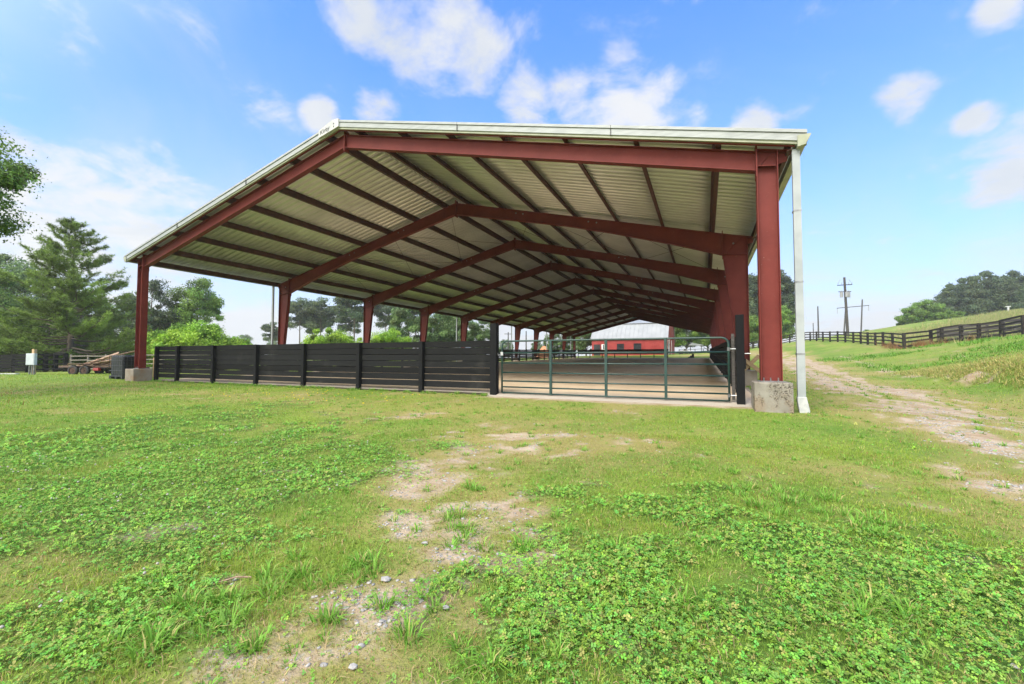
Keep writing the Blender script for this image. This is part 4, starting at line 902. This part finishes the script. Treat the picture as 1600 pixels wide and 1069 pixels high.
# the big pine left of the arena
def big_pine(x, y):
    r = np.random.default_rng(5); h = 13.2; z0 = tz(x, y)
    root = empty('pine_tree', (x, y, z0), 'broad long-needled pine tree rising behind the loaded trailer', 'tree')
    mb = MB(); pts = [Vector((.05 * math.sin(i), .05 * math.cos(i * 2), -.3 + (h + .1) * i / 10)) for i in range(11)]
    mb.tube(pts, [.27 * (1 - .93 * i / 10) + .01 for i in range(11)], 10, cap=False)
    tuftP = []; tuftD = []; tuftT = []
    nb = 118
    for i in range(nb):
        t = (i + r.uniform(0, 1)) / nb; z = 1.6 + (h - 1.9) * t ** 1.05; az = r.uniform(0, 2 * PI)
        Lb = (6.1 * max(.03, 1 - z / (h + .1)) ** .82 + .25) * r.uniform(.68, 1.18)
        if Lb < .3: Lb = .3
        rise = .08 + .55 * t; d = Vector((math.cos(az), math.sin(az), 0)); bt = r.normal(0, .22); n = 7; bp = []
        for j in range(n + 1):
            q = j / n; bp.append(d * Lb * q + Vector((0, 0, z + Lb * (rise * q - .10 * q * (1 - q) * 4 * (1 - t) + .10 * q * q))) + Vector((r.normal(0, .03), r.normal(0, .03), r.normal(0, .03))) * Lb * q)
        br = .015 + .055 * (1 - t) * (Lb / 5)
        mb.tube(bp, [br * (1.3 - 1.15 * j / n) for j in range(n + 1)], 5, cap=False)
        ntw = int(6 + Lb * 7)
        for k2 in range(ntw):
            q = r.uniform(.22, 1) ** .75; j = min(int(q * n), n - 1); f = q * n - j; p = bp[j].lerp(bp[j + 1], f)
            side_ = Vector((-d.y, d.x, 0)) * r.choice((-1, 1)); td = (d * r.uniform(.3, 1) + side_ * r.uniform(.2, 1.1) + Vector((0, 0, r.uniform(.1, .75)))).normalized()
            tl = r.uniform(.35, 1.0) * (.45 + .17 * Lb) * (1.2 - .5 * q)
            e = p + td * tl; 
            if k2 % 2 == 0: mb.tube([p, e], [.012, .006], 4, cap=False)
            m_ = max(2, int(tl / .16))
            for s2 in range(m_):
                u_ = (s2 + 1) / m_
                if u_ < .3 and m_ > 3: continue
                pp = p.lerp(e, u_); tuftP.append(tuple(pp)); tuftD.append(tuple((td + Vector((0, 0, .25))).normalized())); tuftT.append(1 + bt + r.normal(0, .16))
    o = mb.build('trunk', M['bark'], None, smooth=True); o.parent = root
    P = np.array(tuftP); D = np.array(tuftD); T_ = np.array(tuftT); nd = 12; n = len(P)
    P2 = np.repeat(P, nd, 0); D2 = np.repeat(D, nd, 0); T2 = np.repeat(T_, nd)
    rd = r.normal(size=(n * nd, 3)); dirn = D2 * .55 + rd / np.linalg.norm(rd, axis=1)[:, None] * .85; dirn /= np.linalg.norm(dirn, axis=1)[:, None]
    ln = r.uniform(.16, .27, n * nd)[:, None]; sd_ = np.cross(dirn, r.normal(size=(n * nd, 3))); sd_ /= np.linalg.norm(sd_, axis=1)[:, None]; wd = .016
    v = np.stack([P2 - sd_ * wd, P2 + sd_ * wd, P2 + dirn * ln + sd_ * wd * .5, P2 + dirn * ln - sd_ * wd * .5], 1).reshape(-1, 3)
    c = np.clip(T2 + r.normal(0, .12, n * nd), .4, 1.9); col = np.stack([c * 1.03, c, c * .9], 1)
    npmesh('crown', v, np.arange(len(v)), 4, M['needle'], root, col=np.repeat(col, 4, 0))
    print('pine quads', n * nd)
big_pine(-27.9, 7.6)

# broadleaf whose crown overhangs the left edge
t = broadleaf('oak_tree', 10.4, 3.6, 4.6, M['leaf_mid'], 101, 80, 560, .075, 'round', .22, .72); put(t, 1.05, -7.55, 'leafy oak crown reaching into the sky at the upper left edge', 'tree')
OVER = t
# grey-green woodland at far left
A1 = broadleaf('deciduous_tree', 13.5, 5.2, 2.5, M['leaf_grey'], 201, 60, 330, .20, 'round')
put(A1, -58.6, 12.5, 'rounded grey-green tree directly behind the left side of the pine', group='woodland trees behind the pine', sz=1.12)
A2 = broadleaf('deciduous_tree', 12.5, 4.6, 2.0, M['leaf_mid'], 211, 56, 330, .20, 'round')
put(A2, -46.5, 5.0, 'mid-green tree at the left edge below the oak crown', group='woodland trees behind the pine')
put_copy(A1, -60.0, 7.0, 'grey-green tree cut by the left edge of the photo', 1.2, 1.0, 1.12)
put_copy(A2, -56.0, 18.2, 'mid-green tree showing through the middle of the pine', 2.2, .92)
put_copy(A1, -56.5, 24.5, 'grey-green tree behind the right side of the pine', 4.0, .8)
put_copy(A2, -62.0, 30.5, 'low green tree between the pine and the red front column', 5.0, .72)
CE = broadleaf('cedar_tree', 7.2, 2.9, .2, M['leaf_dark'], 221, 60, 330, .12, 'cone')
put(CE, -36.0, 5.2, 'dark dense cedar behind the far left fence', group='dark cedars behind the left fence')
for i, (x, y, s_, lab) in enumerate(((-38.5, 1.8, 1.0, 'dark cedar at the extreme left edge above the fence'), (-34.5, 8.4, .85, 'dark cedar behind the grey electrical box'), (-33.2, 11.5, .62, 'low dark cedar beneath the left boughs of the pine'))): put_copy(CE, x, y, lab, i * 1.7, s_)
UND = broadleaf('shrub', 2.6, 2.2, .1, M['leaf_mid'], 231, 30, 260, .10, 'low', .05)
put(UND, -28.5, 10.6, 'low green shrub under the pine behind the rail fence', 'shrub', 'undergrowth behind the left fences')
UNDL = ['green shrub behind the heap of planks', 'green shrub behind the black water tank', 'low green shrub left of the pine trunk', 'green undergrowth shrub in line with the electrical box', 'small shrub behind the left plank fence']
for i, (x, y, s_) in enumerate(((-24, 13.0, 1.0), (-19.5, 14.5, 1.1), (-29.5, 7.5, 1.0), (-31, 5.0, 1.1), (-33, 2.5, 1.2))): put_copy(UND, x, y, UNDL[i], i * 2.1, s_)
# trees seen between the red front column and the second column
t = broadleaf('pine_tree', 12.0, 3.8, 2.0, M['leaf_far'], 241, 46, 300, .17, 'round', .2, .85); put(t, -46.5, 22.2, 'sparse dark tree just right of the red front column', rz=1)
t = broadleaf('maple_tree', 13.0, 3.3, 2.0, M['leaf_mid'], 251, 60, 330, .17, 'tall', .2, .95); put(t, -43.6, 26.6, 'upright green maple behind the bright shrubs', rz=1)
BU = broadleaf('leafy_shrub', 4.4, 2.9, .3, M['leaf_bright'], 261, 46, 300, .15, 'low', .09, .8)
put(BU, -18.6, 12.6, 'bright lime-green broad shrub behind the first fence bays', 'shrub', 'bright shrubs left of the arena', sz=.98)
put_copy(BU, -22.0, 12.4, 'bright green shrub nearest the red front column', 1.5, .85)
put_copy(BU, -16.9, 15.3, 'lower end of the bright shrubs tapering to the right', 2.9, .68)
# bright rounded shrubs between columns
BR = broadleaf('leafy_shrub', 4.2, 2.5, .3, M['leaf_bright'], 271, 46, 300, .13, 'round', .09, .75)
put(BR, -15.2, 24.6, 'bright yellow-green shrub right of the second column', 'shrub', 'bright shrubs left of the arena')
put_copy(BR, -14.3, 27.6, 'lower bright shrub left of the third column', 2.0, .78)
put_copy(BR, -10.6, 29.6, 'rounded bright shrub right of the third column', 3.6, .98)
# tall pines beyond
PN = broadleaf('pine_tree', 18.5, 3.6, 8.0, M['leaf_far'], 281, 26, 330, .34, 'pine', .24, 1.5)
put(PN, -80.5, 74, 'tall pine with a bare trunk right of the second column', group='tall pines beyond the shrubs')
for i, (x, y, s_, lab) in enumerate(((-75.0, 76.3, 1.0, 'second tall pine right of the second column'), (-82, 80, .85, 'slightly lower pine behind the pair right of the second column'), (-67, 79, .82, 'dark pine midway between the second and third columns'), (-59, 72.7, 1.12, 'tallest pine just left of the third column'), (-58.5, 84.3, 1.0, 'tall pine just right of the third column'), (-86.5, 70.0, .62, 'low pine just left of the second column'))): put_copy(PN, x, y, lab, i * 1.3, s_)
# mid trees toward the gate
MD = broadleaf('deciduous_tree', 9.5, 3.6, 1.0, M['leaf_grey'], 291, 50, 300, .2, 'round')
put(MD, -20.6, 46.1, 'soft grey-green tree left of the fourth column', group='trees beyond the left side of the arena')
for i, (x, y, s_, lab) in enumerate(((-13.0, 43.5, .78, 'feathery light tree right of the fourth column'), (-17.2, 52.5, .95, 'taller grey-green tree between the fourth and fifth columns'), (-20.5, 60.5, .98, 'grey-green tree left of the fifth column'), (-14.0, 58.8, .80, 'round tree right of the fifth column'))): put_copy(MD, x, y, lab, i * 1.9, s_)
t = put_copy(PN, -33, 64, 'open-crowned pine above the light trees right of the fourth column', 1, .78)
FARL = ['low distant tree at the horizon left of the second column', 'hazy far tree just left of the second column', 'hazy far tree behind the tall pines', 'low far tree seen above the left end of the gate', 'far tree behind the distant poles', 'far tree beyond the sixth left column', 'leafless-looking far tree behind the seventh left column', 'far green tree behind the eighth left column']
for i, (x, y, s_) in enumerate(((-205, 139, 1.5), (-187, 146, 1.25), (-165, 170, 1.5), (-52, 150, .85), (-45, 168, .85), (-34, 150, .6), (-14, 100, .72), (-10, 103, .8))): put_copy(MD, x, y, FARL[i], i * 1.1, s_)
put_copy(MD, -5.2, 101, 'green tree touching the left end of the barn', .5, 1.15, 1.2)
# right of the barn
RB_ = broadleaf('deciduous_tree', 13, 5.0, 1.0, M['leaf_mid'], 301, 60, 320, .26, 'round')
put(RB_, 18.6, 128, 'green tree just right of the barn gable', group='trees beyond the far opening')
for i, (x, y, s_, lab) in enumerate(((24.5, 125, .95, 'bright green tree beyond the far opening of the arena'), (29.2, 131, 1.0, 'green tree hidden in part by the right columns'), (12.5, 136, 1.1, 'darker tree behind the barn roof'))): put_copy(RB_, x, y, lab, i * 2.2 + 1, s_)
# tall hazy wood behind the right column
TW = broadleaf('forest_tree', 19.5, 4.2, 3.0, M['leaf_far'], 311, 70, 330, .30, 'tall', .25, 1.35)
put(TW, 34.8, 112, 'tall blue-green tree left of the front right column', group='tall wood behind the front right column')
for i, (x, y, s_, lab) in enumerate(((31.5, 106, .93, 'tall blue-green tree at the edge of the second right column'), (38.3, 107, .97, 'tall blue-green tree right of the front right column'), (39.9, 109.5, .93, 'outermost tall tree beside the white downspout'))): put_copy(TW, x, y, lab, i * 1.7, s_)
put_copy(RB_, 33.0, 93.5, 'lower fresh green tree beneath the tall wood left of the front right column', .4, .58)
put_copy(RB_, 37.9, 93.8, 'lower fresh green tree beneath the tall wood beside the downspout', 1.9, .66)
# hilltop wood at the right
HW = broadleaf('hilltop_tree', 15.5, 5.0, 1.5, M['leaf_far'], 321, 64, 330, .34, 'round', .25, 1.5)
HL = ['hilltop tree at the left shoulder of the dark wood', 'dark hilltop tree left of the highest crown', 'highest crown of the dark hilltop wood', 'dark hilltop tree right of the highest crown', 'hilltop tree near the right edge', 'hilltop tree cut by the right edge', 'dark hilltop tree filling the wood behind the highest crown', 'dark hilltop tree filling the right end of the wood']
for i, (u_, D_, s_) in enumerate(((1487, 125, .85), (1512, 127, 1.02), (1543, 128, 1.10), (1568, 126, .96), (1592, 127, 1.02), (1622, 125, 1.0), (1528, 135, .95), (1580, 136, .98))):
    x, y = atD(u_, D_)
    zz = {0: 9.8, 1: 10.4, 2: 11.2, 3: 11.8, 4: 12.3, 5: 12.6, 6: 10.6, 7: 11.6}[i] - .8
    if i == 0: put(HW, x, y, HL[0], group='dark wood on the hilltop', s=s_, z=zz)
    else: put_copy(HW, x, y, HL[i], i * 1.3, s_, z=zz)
HG = broadleaf('hilltop_tree', 9, 3.6, .5, M['leaf_mid'], 331, 44, 300, .25, 'round')
x, y = atD(1425, 112); put(HG, x, y, 'light green tree at the left end of the hilltop wood', s=.82, z=7.6)
for i, (u_, D_, s_, zz, lab) in enumerate(((1446, 114, 1.0, 7.9, 'light green tree second from the left on the hilltop'), (1465, 112, .8, 8.4, 'small green tree in front of the dark hilltop wood'), (1500, 112, .5, 9.2, 'low green bush at the foot of the hilltop wood'), (1355, 92, .16, 6.0, 'tiny bush on the bare skyline of the hill'))):
    x, y = atD(u_, D_); put_copy(HG, x, y, lab, i * 1.4, s_, z=zz)
wb = atD(1578, 100); z_ = tz(*wb); mb = MB(); mb.bb(wb[0] - .15, wb[0] + .15, wb[1] - .15, wb[1] + .15, z_ - .3, z_ + 1.2); mb.bb(wb[0] - .45, wb[0] + .45, wb[1] - .12, wb[1] + .12, z_ + 1.2, z_ + 1.4)
tag(mb.build('marker_post', M['white']), 'small white post on the hill skyline before the dark wood', 'post')

# ------------------------------------------------------------------ ground vegetation
def sector(n, r0, r1, half=62, power=1.0):
    a = np.radians(rng.uniform(-half, half, n)); rr = (rng.random(n) * (r1 ** (2 * power) - r0 ** (2 * power)) + r0 ** (2 * power)) ** (1 / (2 * power))
    dx = np.sin(a) * rr; dy = np.cos(a) * rr
    return CAM[0] + Rv.x * dx + Fh.x * dy, CAM[1] + Rv.y * dx + Fh.y * dy
def outside_arena(x, y): return ~((x > .25) & (x < 24.9) & (y > np.where(x < 17.9, .36, -.02)) & (y < 71.3)) & ~((x > 24.55) & (x < 25.42) & (y > -.45) & (y < .4)) & ~((x > 17.9) & (x < 24.6) & (y > -.25) & (y < 1))
def blades(x, y, h, wd, lean, col, seg=2, spread=None, name='grass', az=None, mat=None):
    n = len(x); z = TZ(x, y) - .012
    az = rng.uniform(0, 2 * PI, n) if az is None else az; d = np.stack([np.cos(az), np.sin(az), np.zeros(n)], 1); t = np.stack([-d[:, 1], d[:, 0], np.zeros(n)], 1)
    fa = rng.uniform(-.9, .9, n)[:, None]; t = t * np.cos(fa) + d * np.sin(fa)
    B = np.stack([x, y, z], 1); up = np.array([0, 0, 1.0]); h = h[:, None]; wd = wd[:, None] / 2; ln = lean[:, None]
    mid = B + up * h * .58 * np.sqrt(np.clip(1 - (ln * .5) ** 2, .2, 1)) + d * h * ln * .30
    tip = B + up * h * np.clip(1 - .42 * ln ** 2, .15, 1) + d * h * ln * .95
    if seg == 2:
        v = np.stack([B - t * wd, B + t * wd, mid + t * wd * .85, mid - t * wd * .85, tip], 1).reshape(-1, 3); b0 = np.arange(n)[:, None] * 5
        f = (b0 + np.array([0, 1, 2, 3, 3, 2, 4])).ravel(); cnt = np.tile([4, 3], n); k_ = 5
    else:
        v = np.stack([B - t * wd, B + t * wd, tip], 1).reshape(-1, 3); f = np.arange(3 * n); cnt = np.full(n, 3); k_ = 3
    o = npmesh(name, v, f, cnt, mat or M['grass'], col=np.repeat(col, k_, 0)); return o
def gcol(x, y, dry, n):
    base = np.stack([np.interp(fbm(x, y, 1.1, 3, 11), [.3, .7], [.19, .29]), np.interp(fbm(x, y, 1.1, 3, 11), [.3, .7], [.335, .385]), np.full(n, .045)], 1)
    dc = np.array([.44, .36, .14]); isdry = (rng.random(n) < .08 + dry * .42)[:, None]
    c = np.where(isdry, dc * rng.uniform(.7, 1.15, (n, 1)), base); rd = (rng.random(n) < .09 * (.3 + dry))[:, None]; c = np.where(rd, np.array([.33, .17, .07]), c)
    return c * rng.uniform(.72, 1.25, (n, 1))
def lawn(n, r0, r1, hm, wm, seg, name, power=1.0):
    x, y = sector(n, r0, r1, 62, power); k = outside_arena(x, y); x = x[k]; y = y[k]
    di, cl, dr, cu = cover(x, y); pr = 1 - .70 * di; pr *= 1 - .35 * cl; clump = sstep(fbm(x, y, .16, 2, 77), .25, .6) * .6 + .4
    k = rng.random(len(x)) < pr * clump; x, y, dr, di = x[k], y[k], dr[k], di[k]; n = len(x)
    bank = sstep(x, 33.0, 33.6) * sstep(y, 24, 14)
    h = hm * rng.uniform(.45, 1.5, n) * (1 - .35 * dr) * (1 - .4 * di) * (1 + 1.2 * bank) * (.75 + .6 * fbm(x, y, .7, 2, 13)); wd = wm * rng.uniform(.6, 1.3, n) * (1 + bank)
    o = blades(x, y, h, wd, rng.uniform(.1, 1.25, n), gcol(x, y, np.maximum(dr, bank * .9), n), seg, name=name); tag(o, 'mown yellow-green lawn grass around the arena', 'grass', kind='stuff'); return o
lawn(420000, 1.2, 7.5, .040, .0040, 2, 'lawn_grass', .62)['label'] = 'short mown lawn grass with dry blades nearest to the viewer'
lawn(330000, 7.0, 17, .050, .009, 1, 'lawn_grass', .7)['label'] = 'short mown lawn grass leading up to the arena fence'
lawn(260000, 16.5, 46, .075, .024, 1, 'lawn_grass', .75)['label'] = 'short lawn grass beside the arena and on the lower hillside'
# coarse lush clumps
xs, ys, hs, ws = [], [], [], []; azs = []; lns = []
cl_list = []
for ex, ey, a, b in TUFT:
    m_ = max(2, int(a * b * 125)); 
    for _ in range(m_):
        q1, q2 = rng.normal(0, .5, 2); cl_list.append((ex + RD[0] * q1 * a + FD[0] * q2 * b, ey + RD[1] * q1 * a + FD[1] * q2 * b, rng.uniform(.7, 1.2)))
xx, yy = sector(3600, 1.6, 24, 60, .85)
k = outside_arena(xx, yy) & (drive_d(xx, yy) > 1.6)
cl_list += [(a, b, rng.uniform(.35, .8)) for a, b in zip(xx[k], yy[k])]
# weeds along the foot of the fence and the drive
cl_list += [(rng.uniform(.8, 17.9), rng.uniform(.10, .36), rng.uniform(.6, 1.5)) for _ in range(150)] + [(rng.uniform(24.4, 25.9), rng.uniform(-.75, -.42), rng.uniform(.3, .7)) for _ in range(16)]
cl_list += [(rng.normal(28.7, 1.2), rng.uniform(-5, 22), rng.uniform(.4, 1.1)) for _ in range(170)]
for ex, ey, sc_ in cl_list:
    nb = int(26 * sc_ + 8); r_ = .035 * sc_ + .012
    an = rng.uniform(0, 2 * PI, nb); rr = r_ * np.sqrt(rng.random(nb)); xs.append(ex + np.cos(an) * rr); ys.append(ey + np.sin(an) * rr); azs.append(an + rng.normal(0, .5, nb)); hs.append(.098 * sc_ * rng.uniform(.5, 1.25, nb)); ws.append(.0078 * rng.uniform(.7, 1.3, nb) * (.8 + .3 * sc_)); lns.append(rng.uniform(.3, 1.35, nb))
xs, ys, hs, ws, azs, lns = map(np.concatenate, (xs, ys, hs, ws, azs, lns)); n = len(xs)
c = np.array([.17, .36, .045]) * rng.uniform(.7, 1.35, (n, 1)); c = np.where((rng.random(n) < .12)[:, None], np.array([.42, .40, .14]), c)
o = blades(xs, ys, hs, ws, lns, c, 2, name='grass_tufts', az=azs); tag(o, 'taller lush grass clumps scattered through the bare patches and along the fence foot', 'grass', kind='stuff')
# clover carpet
def clover(n, r0, r1, size, name, lab, power=.6):
    x, y = sector(n, r0, r1, 62, power); k = outside_arena(x, y); x, y = x[k], y[k]; di, cl, dr, cu = cover(x, y)
    dens = np.clip(cl * 1.0 + .035, 0, 1) * (.35 + .65 * sstep(fbm(x, y, .11, 2, 55), .28, .55)); k = rng.random(len(x)) < dens; x, y, cl = x[k], y[k], cl[k]; n = len(x)
    z = TZ(x, y) + rng.uniform(.008, .035, n) * (.4 + .7 * cl) + .012 * sstep(fbm(x, y, .3, 2, 66), .35, .65) * cl
    rot = rng.uniform(0, 2 * PI, n); s = size * rng.uniform(.5, 1.45, n) * (.8 + .5 * fbm(x, y, .6, 2, 71)); tilt = rng.normal(0, .38, (n, 2)); col = np.stack([rng.uniform(.13, .29, n), rng.uniform(.32, .50, n), rng.uniform(.04, .085, n)], 1) * (.75 + .5 * fbm(x, y, .5, 2, 88))[:, None] * rng.uniform(.75, 1.25, (n, 1)); yl_ = rng.random(n) < .07; col[yl_] = np.array([.42, .42, .12]) * rng.uniform(.7, 1.1, (int(yl_.sum()), 1))
    VV = []; CC = []
    for j in range(3):
        a = rot + j * 2.094 + rng.normal(0, .12, n); c_, s_ = np.cos(a), np.sin(a)
        loc = [(0.02, 0, 0), (.62, -.50, .10), (1.05, -.22, .06), (.98, 0.0, -.02), (1.05, .22, .06), (.62, .50, .10)]
        P = []
        for lx, ly, lz in loc:
            px = (c_ * lx - s_ * ly) * s; py = (s_ * lx + c_ * ly) * s; pz = lz * s + px * tilt[:, 0] + py * tilt[:, 1]
            P.append(np.stack([x + px, y + py, z + pz], 1))
        VV.append(np.stack(P, 1)); CC.append(np.repeat(col[:, None, :], 6, 1) * np.array([.82, 1, 1.05, .9, 1.05, 1])[None, :, None])
    V_ = np.concatenate(VV).reshape(-1, 3); C_ = np.concatenate(CC).reshape(-1, 3); nf = len(V_) // 6; b0 = np.arange(nf)[:, None] * 6
    f = (b0 + np.array([0, 1, 2, 3, 0, 3, 4, 5])).ravel(); o = npmesh(name, V_, f, np.full(nf * 2, 4), M['clover'], col=C_); tag(o, lab, 'clover', kind='stuff'); return x, y, z
cxx, cyy_, czz = clover(300000, 1.2, 8.5, .0098, 'clover', 'dense clover carpet in the lower left and lower right foreground', .62)
clover(90000, 8.0, 16, .018, 'clover', 'thinner clover patches farther up the lawn', .8)
# clover flower heads
k = rng.random(len(cxx)) < .0045; fx, fy, fz2 = cxx[k], cyy_[k], czz[k]; keep = (fx < 20.6); fx, fy, fz2 = fx[keep], fy[keep], fz2[keep]; n = len(fx)
ico = MB(); 
phi = (1 + 5 ** .5) / 2; iv = np.array([(-1, phi, 0), (1, phi, 0), (-1, -phi, 0), (1, -phi, 0), (0, -1, phi), (0, 1, phi), (0, -1, -phi), (0, 1, -phi), (phi, 0, -1), (phi, 0, 1), (-phi, 0, -1), (-phi, 0, 1)]) / 1.9
ifc = np.array([(0, 11, 5), (0, 5, 1), (0, 1, 7), (0, 7, 10), (0, 10, 11), (1, 5, 9), (5, 11, 4), (11, 10, 2), (10, 7, 6), (7, 1, 8), (3, 9, 4), (3, 4, 2), (3, 2, 6), (3, 6, 8), (3, 8, 9), (4, 9, 5), (2, 4, 11), (6, 2, 10), (8, 6, 7), (9, 8, 1)])
def balls(x, y, z, r, col, name, mat, lab, squash=None):
    n = len(x); jit = rng.uniform(.75, 1.25, (n, 12, 1)); v = iv[None] * r[:, None, None] * jit
    if squash is not None: v = v * squash[:, None, :]
    v = v + np.stack([x, y, z], 1)[:, None, :]; f = (ifc[None] + (np.arange(n) * 12)[:, None, None]).ravel()
    o = npmesh(name, v.reshape(-1, 3), f, 3, mat, col=np.repeat(col, 12, 0)); tag(o, lab[0], lab[1], kind='stuff'); return o
balls(fx, fy, fz2 + .022, rng.uniform(.0055, .010, n), np.array([.55, .52, .47]) * rng.uniform(.8, 1.1, (n, 1)), 'clover_flowers', M['clover'], ('small white clover flower heads dotted over the left clover', 'flowers'))
yx = rng.uniform(10, 17, 50); yy2 = rng.uniform(-2.8, -.5, 50); balls(yx, yy2, TZ(yx, yy2) + .07, np.full(50, .014), np.tile([.8, .62, .02], (50, 1)), 'yellow_flowers', M['clover'], ('tiny yellow flowers in the grass before the board fence', 'flowers'))
# gravel lying in the bare patches
x, y = sector(90000, 1.3, 12, 60, .6); x2 = rng.normal(28.7, 1.1, 9000); y2 = rng.uniform(-8, 26, 9000); x = np.r_[x, x2]; y = np.r_[y, y2]; k = outside_arena(x, y); x, y = x[k], y[k]
di, cl, dr, cu = cover(x, y); k = rng.random(len(x)) < np.clip(di - .22, 0, 1) * .9 * sstep(fbm(x, y, .35, 2, 99), .42, .6) + .0; x, y = x[k], y[k]; n = len(x)
sq = np.stack([rng.uniform(.8, 1.4, n), rng.uniform(.8, 1.4, n), rng.uniform(.35, .7, n)], 1); rad = .004 + .010 * rng.random(n) ** 3 + .006 * (x > 26.5)
balls(x, y, TZ(x, y) + .002, rad * 1.2, np.array([.40, .39, .38]) * rng.uniform(.55, 1.5, (n, 1)), 'gravel', M['clover'] if False else simple('gravel_stone', (.20, .20, .205), (.40, .385, .365), 30, .85), ('loose grey gravel scattered over the bare soil patches and the drive', 'gravel'), sq)
n = 9000; sx_, sy2 = sector(n, 1.3, 9, 60, .65); k = outside_arena(sx_, sy2); sx_, sy2 = sx_[k], sy2[k]; n = len(sx_)
o = blades(sx_, sy2, rng.uniform(.03, .10, n), np.full(n, .0045), rng.uniform(1.2, 1.5, n), np.array([.42, .32, .17]) * rng.uniform(.6, 1.3, (n, 1)), 2, name='dead_stalks'); tag(o, 'dry straw-coloured stalks lying flat among the clover and bare patches', 'straw', kind='stuff')
# stones one can point to
RK = [(21.77,-8.07,.040,'pale stone on the bare soil left of the big grass clump'),(21.85,-8.58,.050,'flat grey stone beside the lush clumps in the lower left centre'),(22.34,-8.66,.034,'upright pale stone right of the grass clumps in the foreground'),(22.20,-9.2,.034,'round grey stone near the bottom edge of the view'),(22.10,-8.90,.026,'small pointed stone below the flat grey one')]
for x, y, r_, lab in RK:
    rr = np.random.default_rng(int(r_ * 1e4)); mb = MB(); v = iv * r_ * .55 * rr.uniform(.6, 1.25, (12, 1)) * np.array([1.3, 1.0, .5]); mb.add([(a[0] + x, a[1] + y, a[2] + tz(x, y) + .012) for a in v], [tuple(f) for f in ifc])
    o = mb.build('stone', M['rock'], bevel=0); tag(o, lab, 'stone')
# stick
tag(MB().tube([(20.93, -9.02, tz(20.93, -9.02) + .02), (20.99, -8.95, tz(20.99, -8.95) + .03), (21.06, -8.90, tz(21.06, -8.9) + .02)], .005, 5).build('stick', M['plank']), 'short brown stick lying in the lower left foreground', 'stick')
# tall meadow grass on the hill field
n = 60000; a = rng.random(n); b = rng.random(n)
hx2 = 44 + a * 60 + rng.normal(0, 3, n); hy2 = 46 + a * 82 + b * 30 - 12
k = (hx2 > 41 + (hy2 - 40) * 0.0) & (hy2 > 42 + (hx2 - 44) * .9 - 25); hx2, hy2 = hx2[k], hy2[k]; n = len(hx2)
c = np.where((rng.random(n) < .45)[:, None], np.array([.40, .34, .17]), np.array([.21, .28, .07])) * rng.uniform(.75, 1.2, (n, 1))
o = blades(hx2, hy2, rng.uniform(.25, .75, n), np.full(n, .05), rng.uniform(.1, .6, n), c, 1, name='meadow_grass'); tag(o, 'tall seeding meadow grass on the hill behind the fence', 'grass', kind='stuff')
# rank grass on the bank and rusty weeds at the fence foot
n = 26000; bx2 = rng.normal(33.4, .75, n); by2 = rng.uniform(2, 18, n); k = (bx2 > 32.5); bx2, by2 = bx2[k], by2[k]; n = len(bx2)
di, cl, dr, cu = cover(bx2, by2); k = rng.random(n) < (1 - .8 * di); bx2, by2 = bx2[k], by2[k]; n = len(bx2)
c = np.where((rng.random(n) < .6)[:, None], np.array([.52, .45, .17]), np.array([.28, .38, .08])) * rng.uniform(.75, 1.2, (n, 1))
o = blades(bx2, by2, rng.uniform(.08, .24, n), np.full(n, .016), rng.uniform(.3, 1.5, n), c, 2, name='bank_grass', az=rng.normal(PI, 1.4, n)); tag(o, 'long tan grass drooping over the cut bank beside the drive', 'grass', kind='stuff')
seg = []
for x0, y0, x1, y1, q_ in ((39.6, 37.0, 42.1, 39.3, 900), (39.5, 38, 39.95, 44, 700), (42.3, 38.6, 44.5, 37.2, 700)):
    t_ = rng.random(q_); seg.append((x0 + (x1 - x0) * t_ + rng.normal(0, .25, q_), y0 + (y1 - y0) * t_ + rng.normal(0, .25, q_)))
wx = np.concatenate([s_[0] for s_ in seg]); wy = np.concatenate([s_[1] for s_ in seg]); k = fbm(wx, wy, 1.4, 2, 8) > .47; wx, wy = wx[k], wy[k]; n = len(wx)
o = blades(wx, wy, rng.uniform(.3, .8, n), np.full(n, .035), rng.uniform(.2, .9, n), np.where((rng.random(n) < .6)[:, None], np.array([.36, .17, .09]), np.array([.30, .26, .10])) * rng.uniform(.7, 1.2, (n, 1)), 1, name='dead_weeds'); tag(o, 'rusty dead weeds along the foot of the hill fence', 'weeds', kind='stuff')
n = 9000; gx2 = rng.uniform(33, 44, n); gy2 = rng.uniform(20, 37, n); k = fbm(gx2, gy2, 2.0, 3, 31) > .52; gx2, gy2 = gx2[k], gy2[k]; n = len(gx2)
o = blades(gx2, gy2, rng.uniform(.1, .3, n), np.full(n, .06), rng.uniform(.3, 1.1, n), np.array([.13, .30, .03]) * rng.uniform(.6, 1.3, (n, 1)), 1, name='rank_weeds'); tag(o, 'fresh green weeds in the dip below the hill fence', 'weeds', kind='stuff')

# ------------------------------------------------------------------ haze
mt = bpy.data.materials.new('thin_humid_air'); mt.use_nodes = True; n = mt.node_tree; n.nodes.clear(); out = n.nodes.new('ShaderNodeOutputMaterial')
pv = n.nodes.new('ShaderNodeVolumePrincipled'); pv.inputs['Color'].default_value = (.93, .96, 1, 1); pv.inputs['Density'].default_value = .00042; pv.inputs['Anisotropy'].default_value = .2
n.links.new(pv.outputs[0], out.inputs['Volume'])
o = MB().bb(-640, 660, -640, 660, -60, 75).build('haze', mt); tag(o, kind='stuff')
sc.cycles.volume_bounces = 1
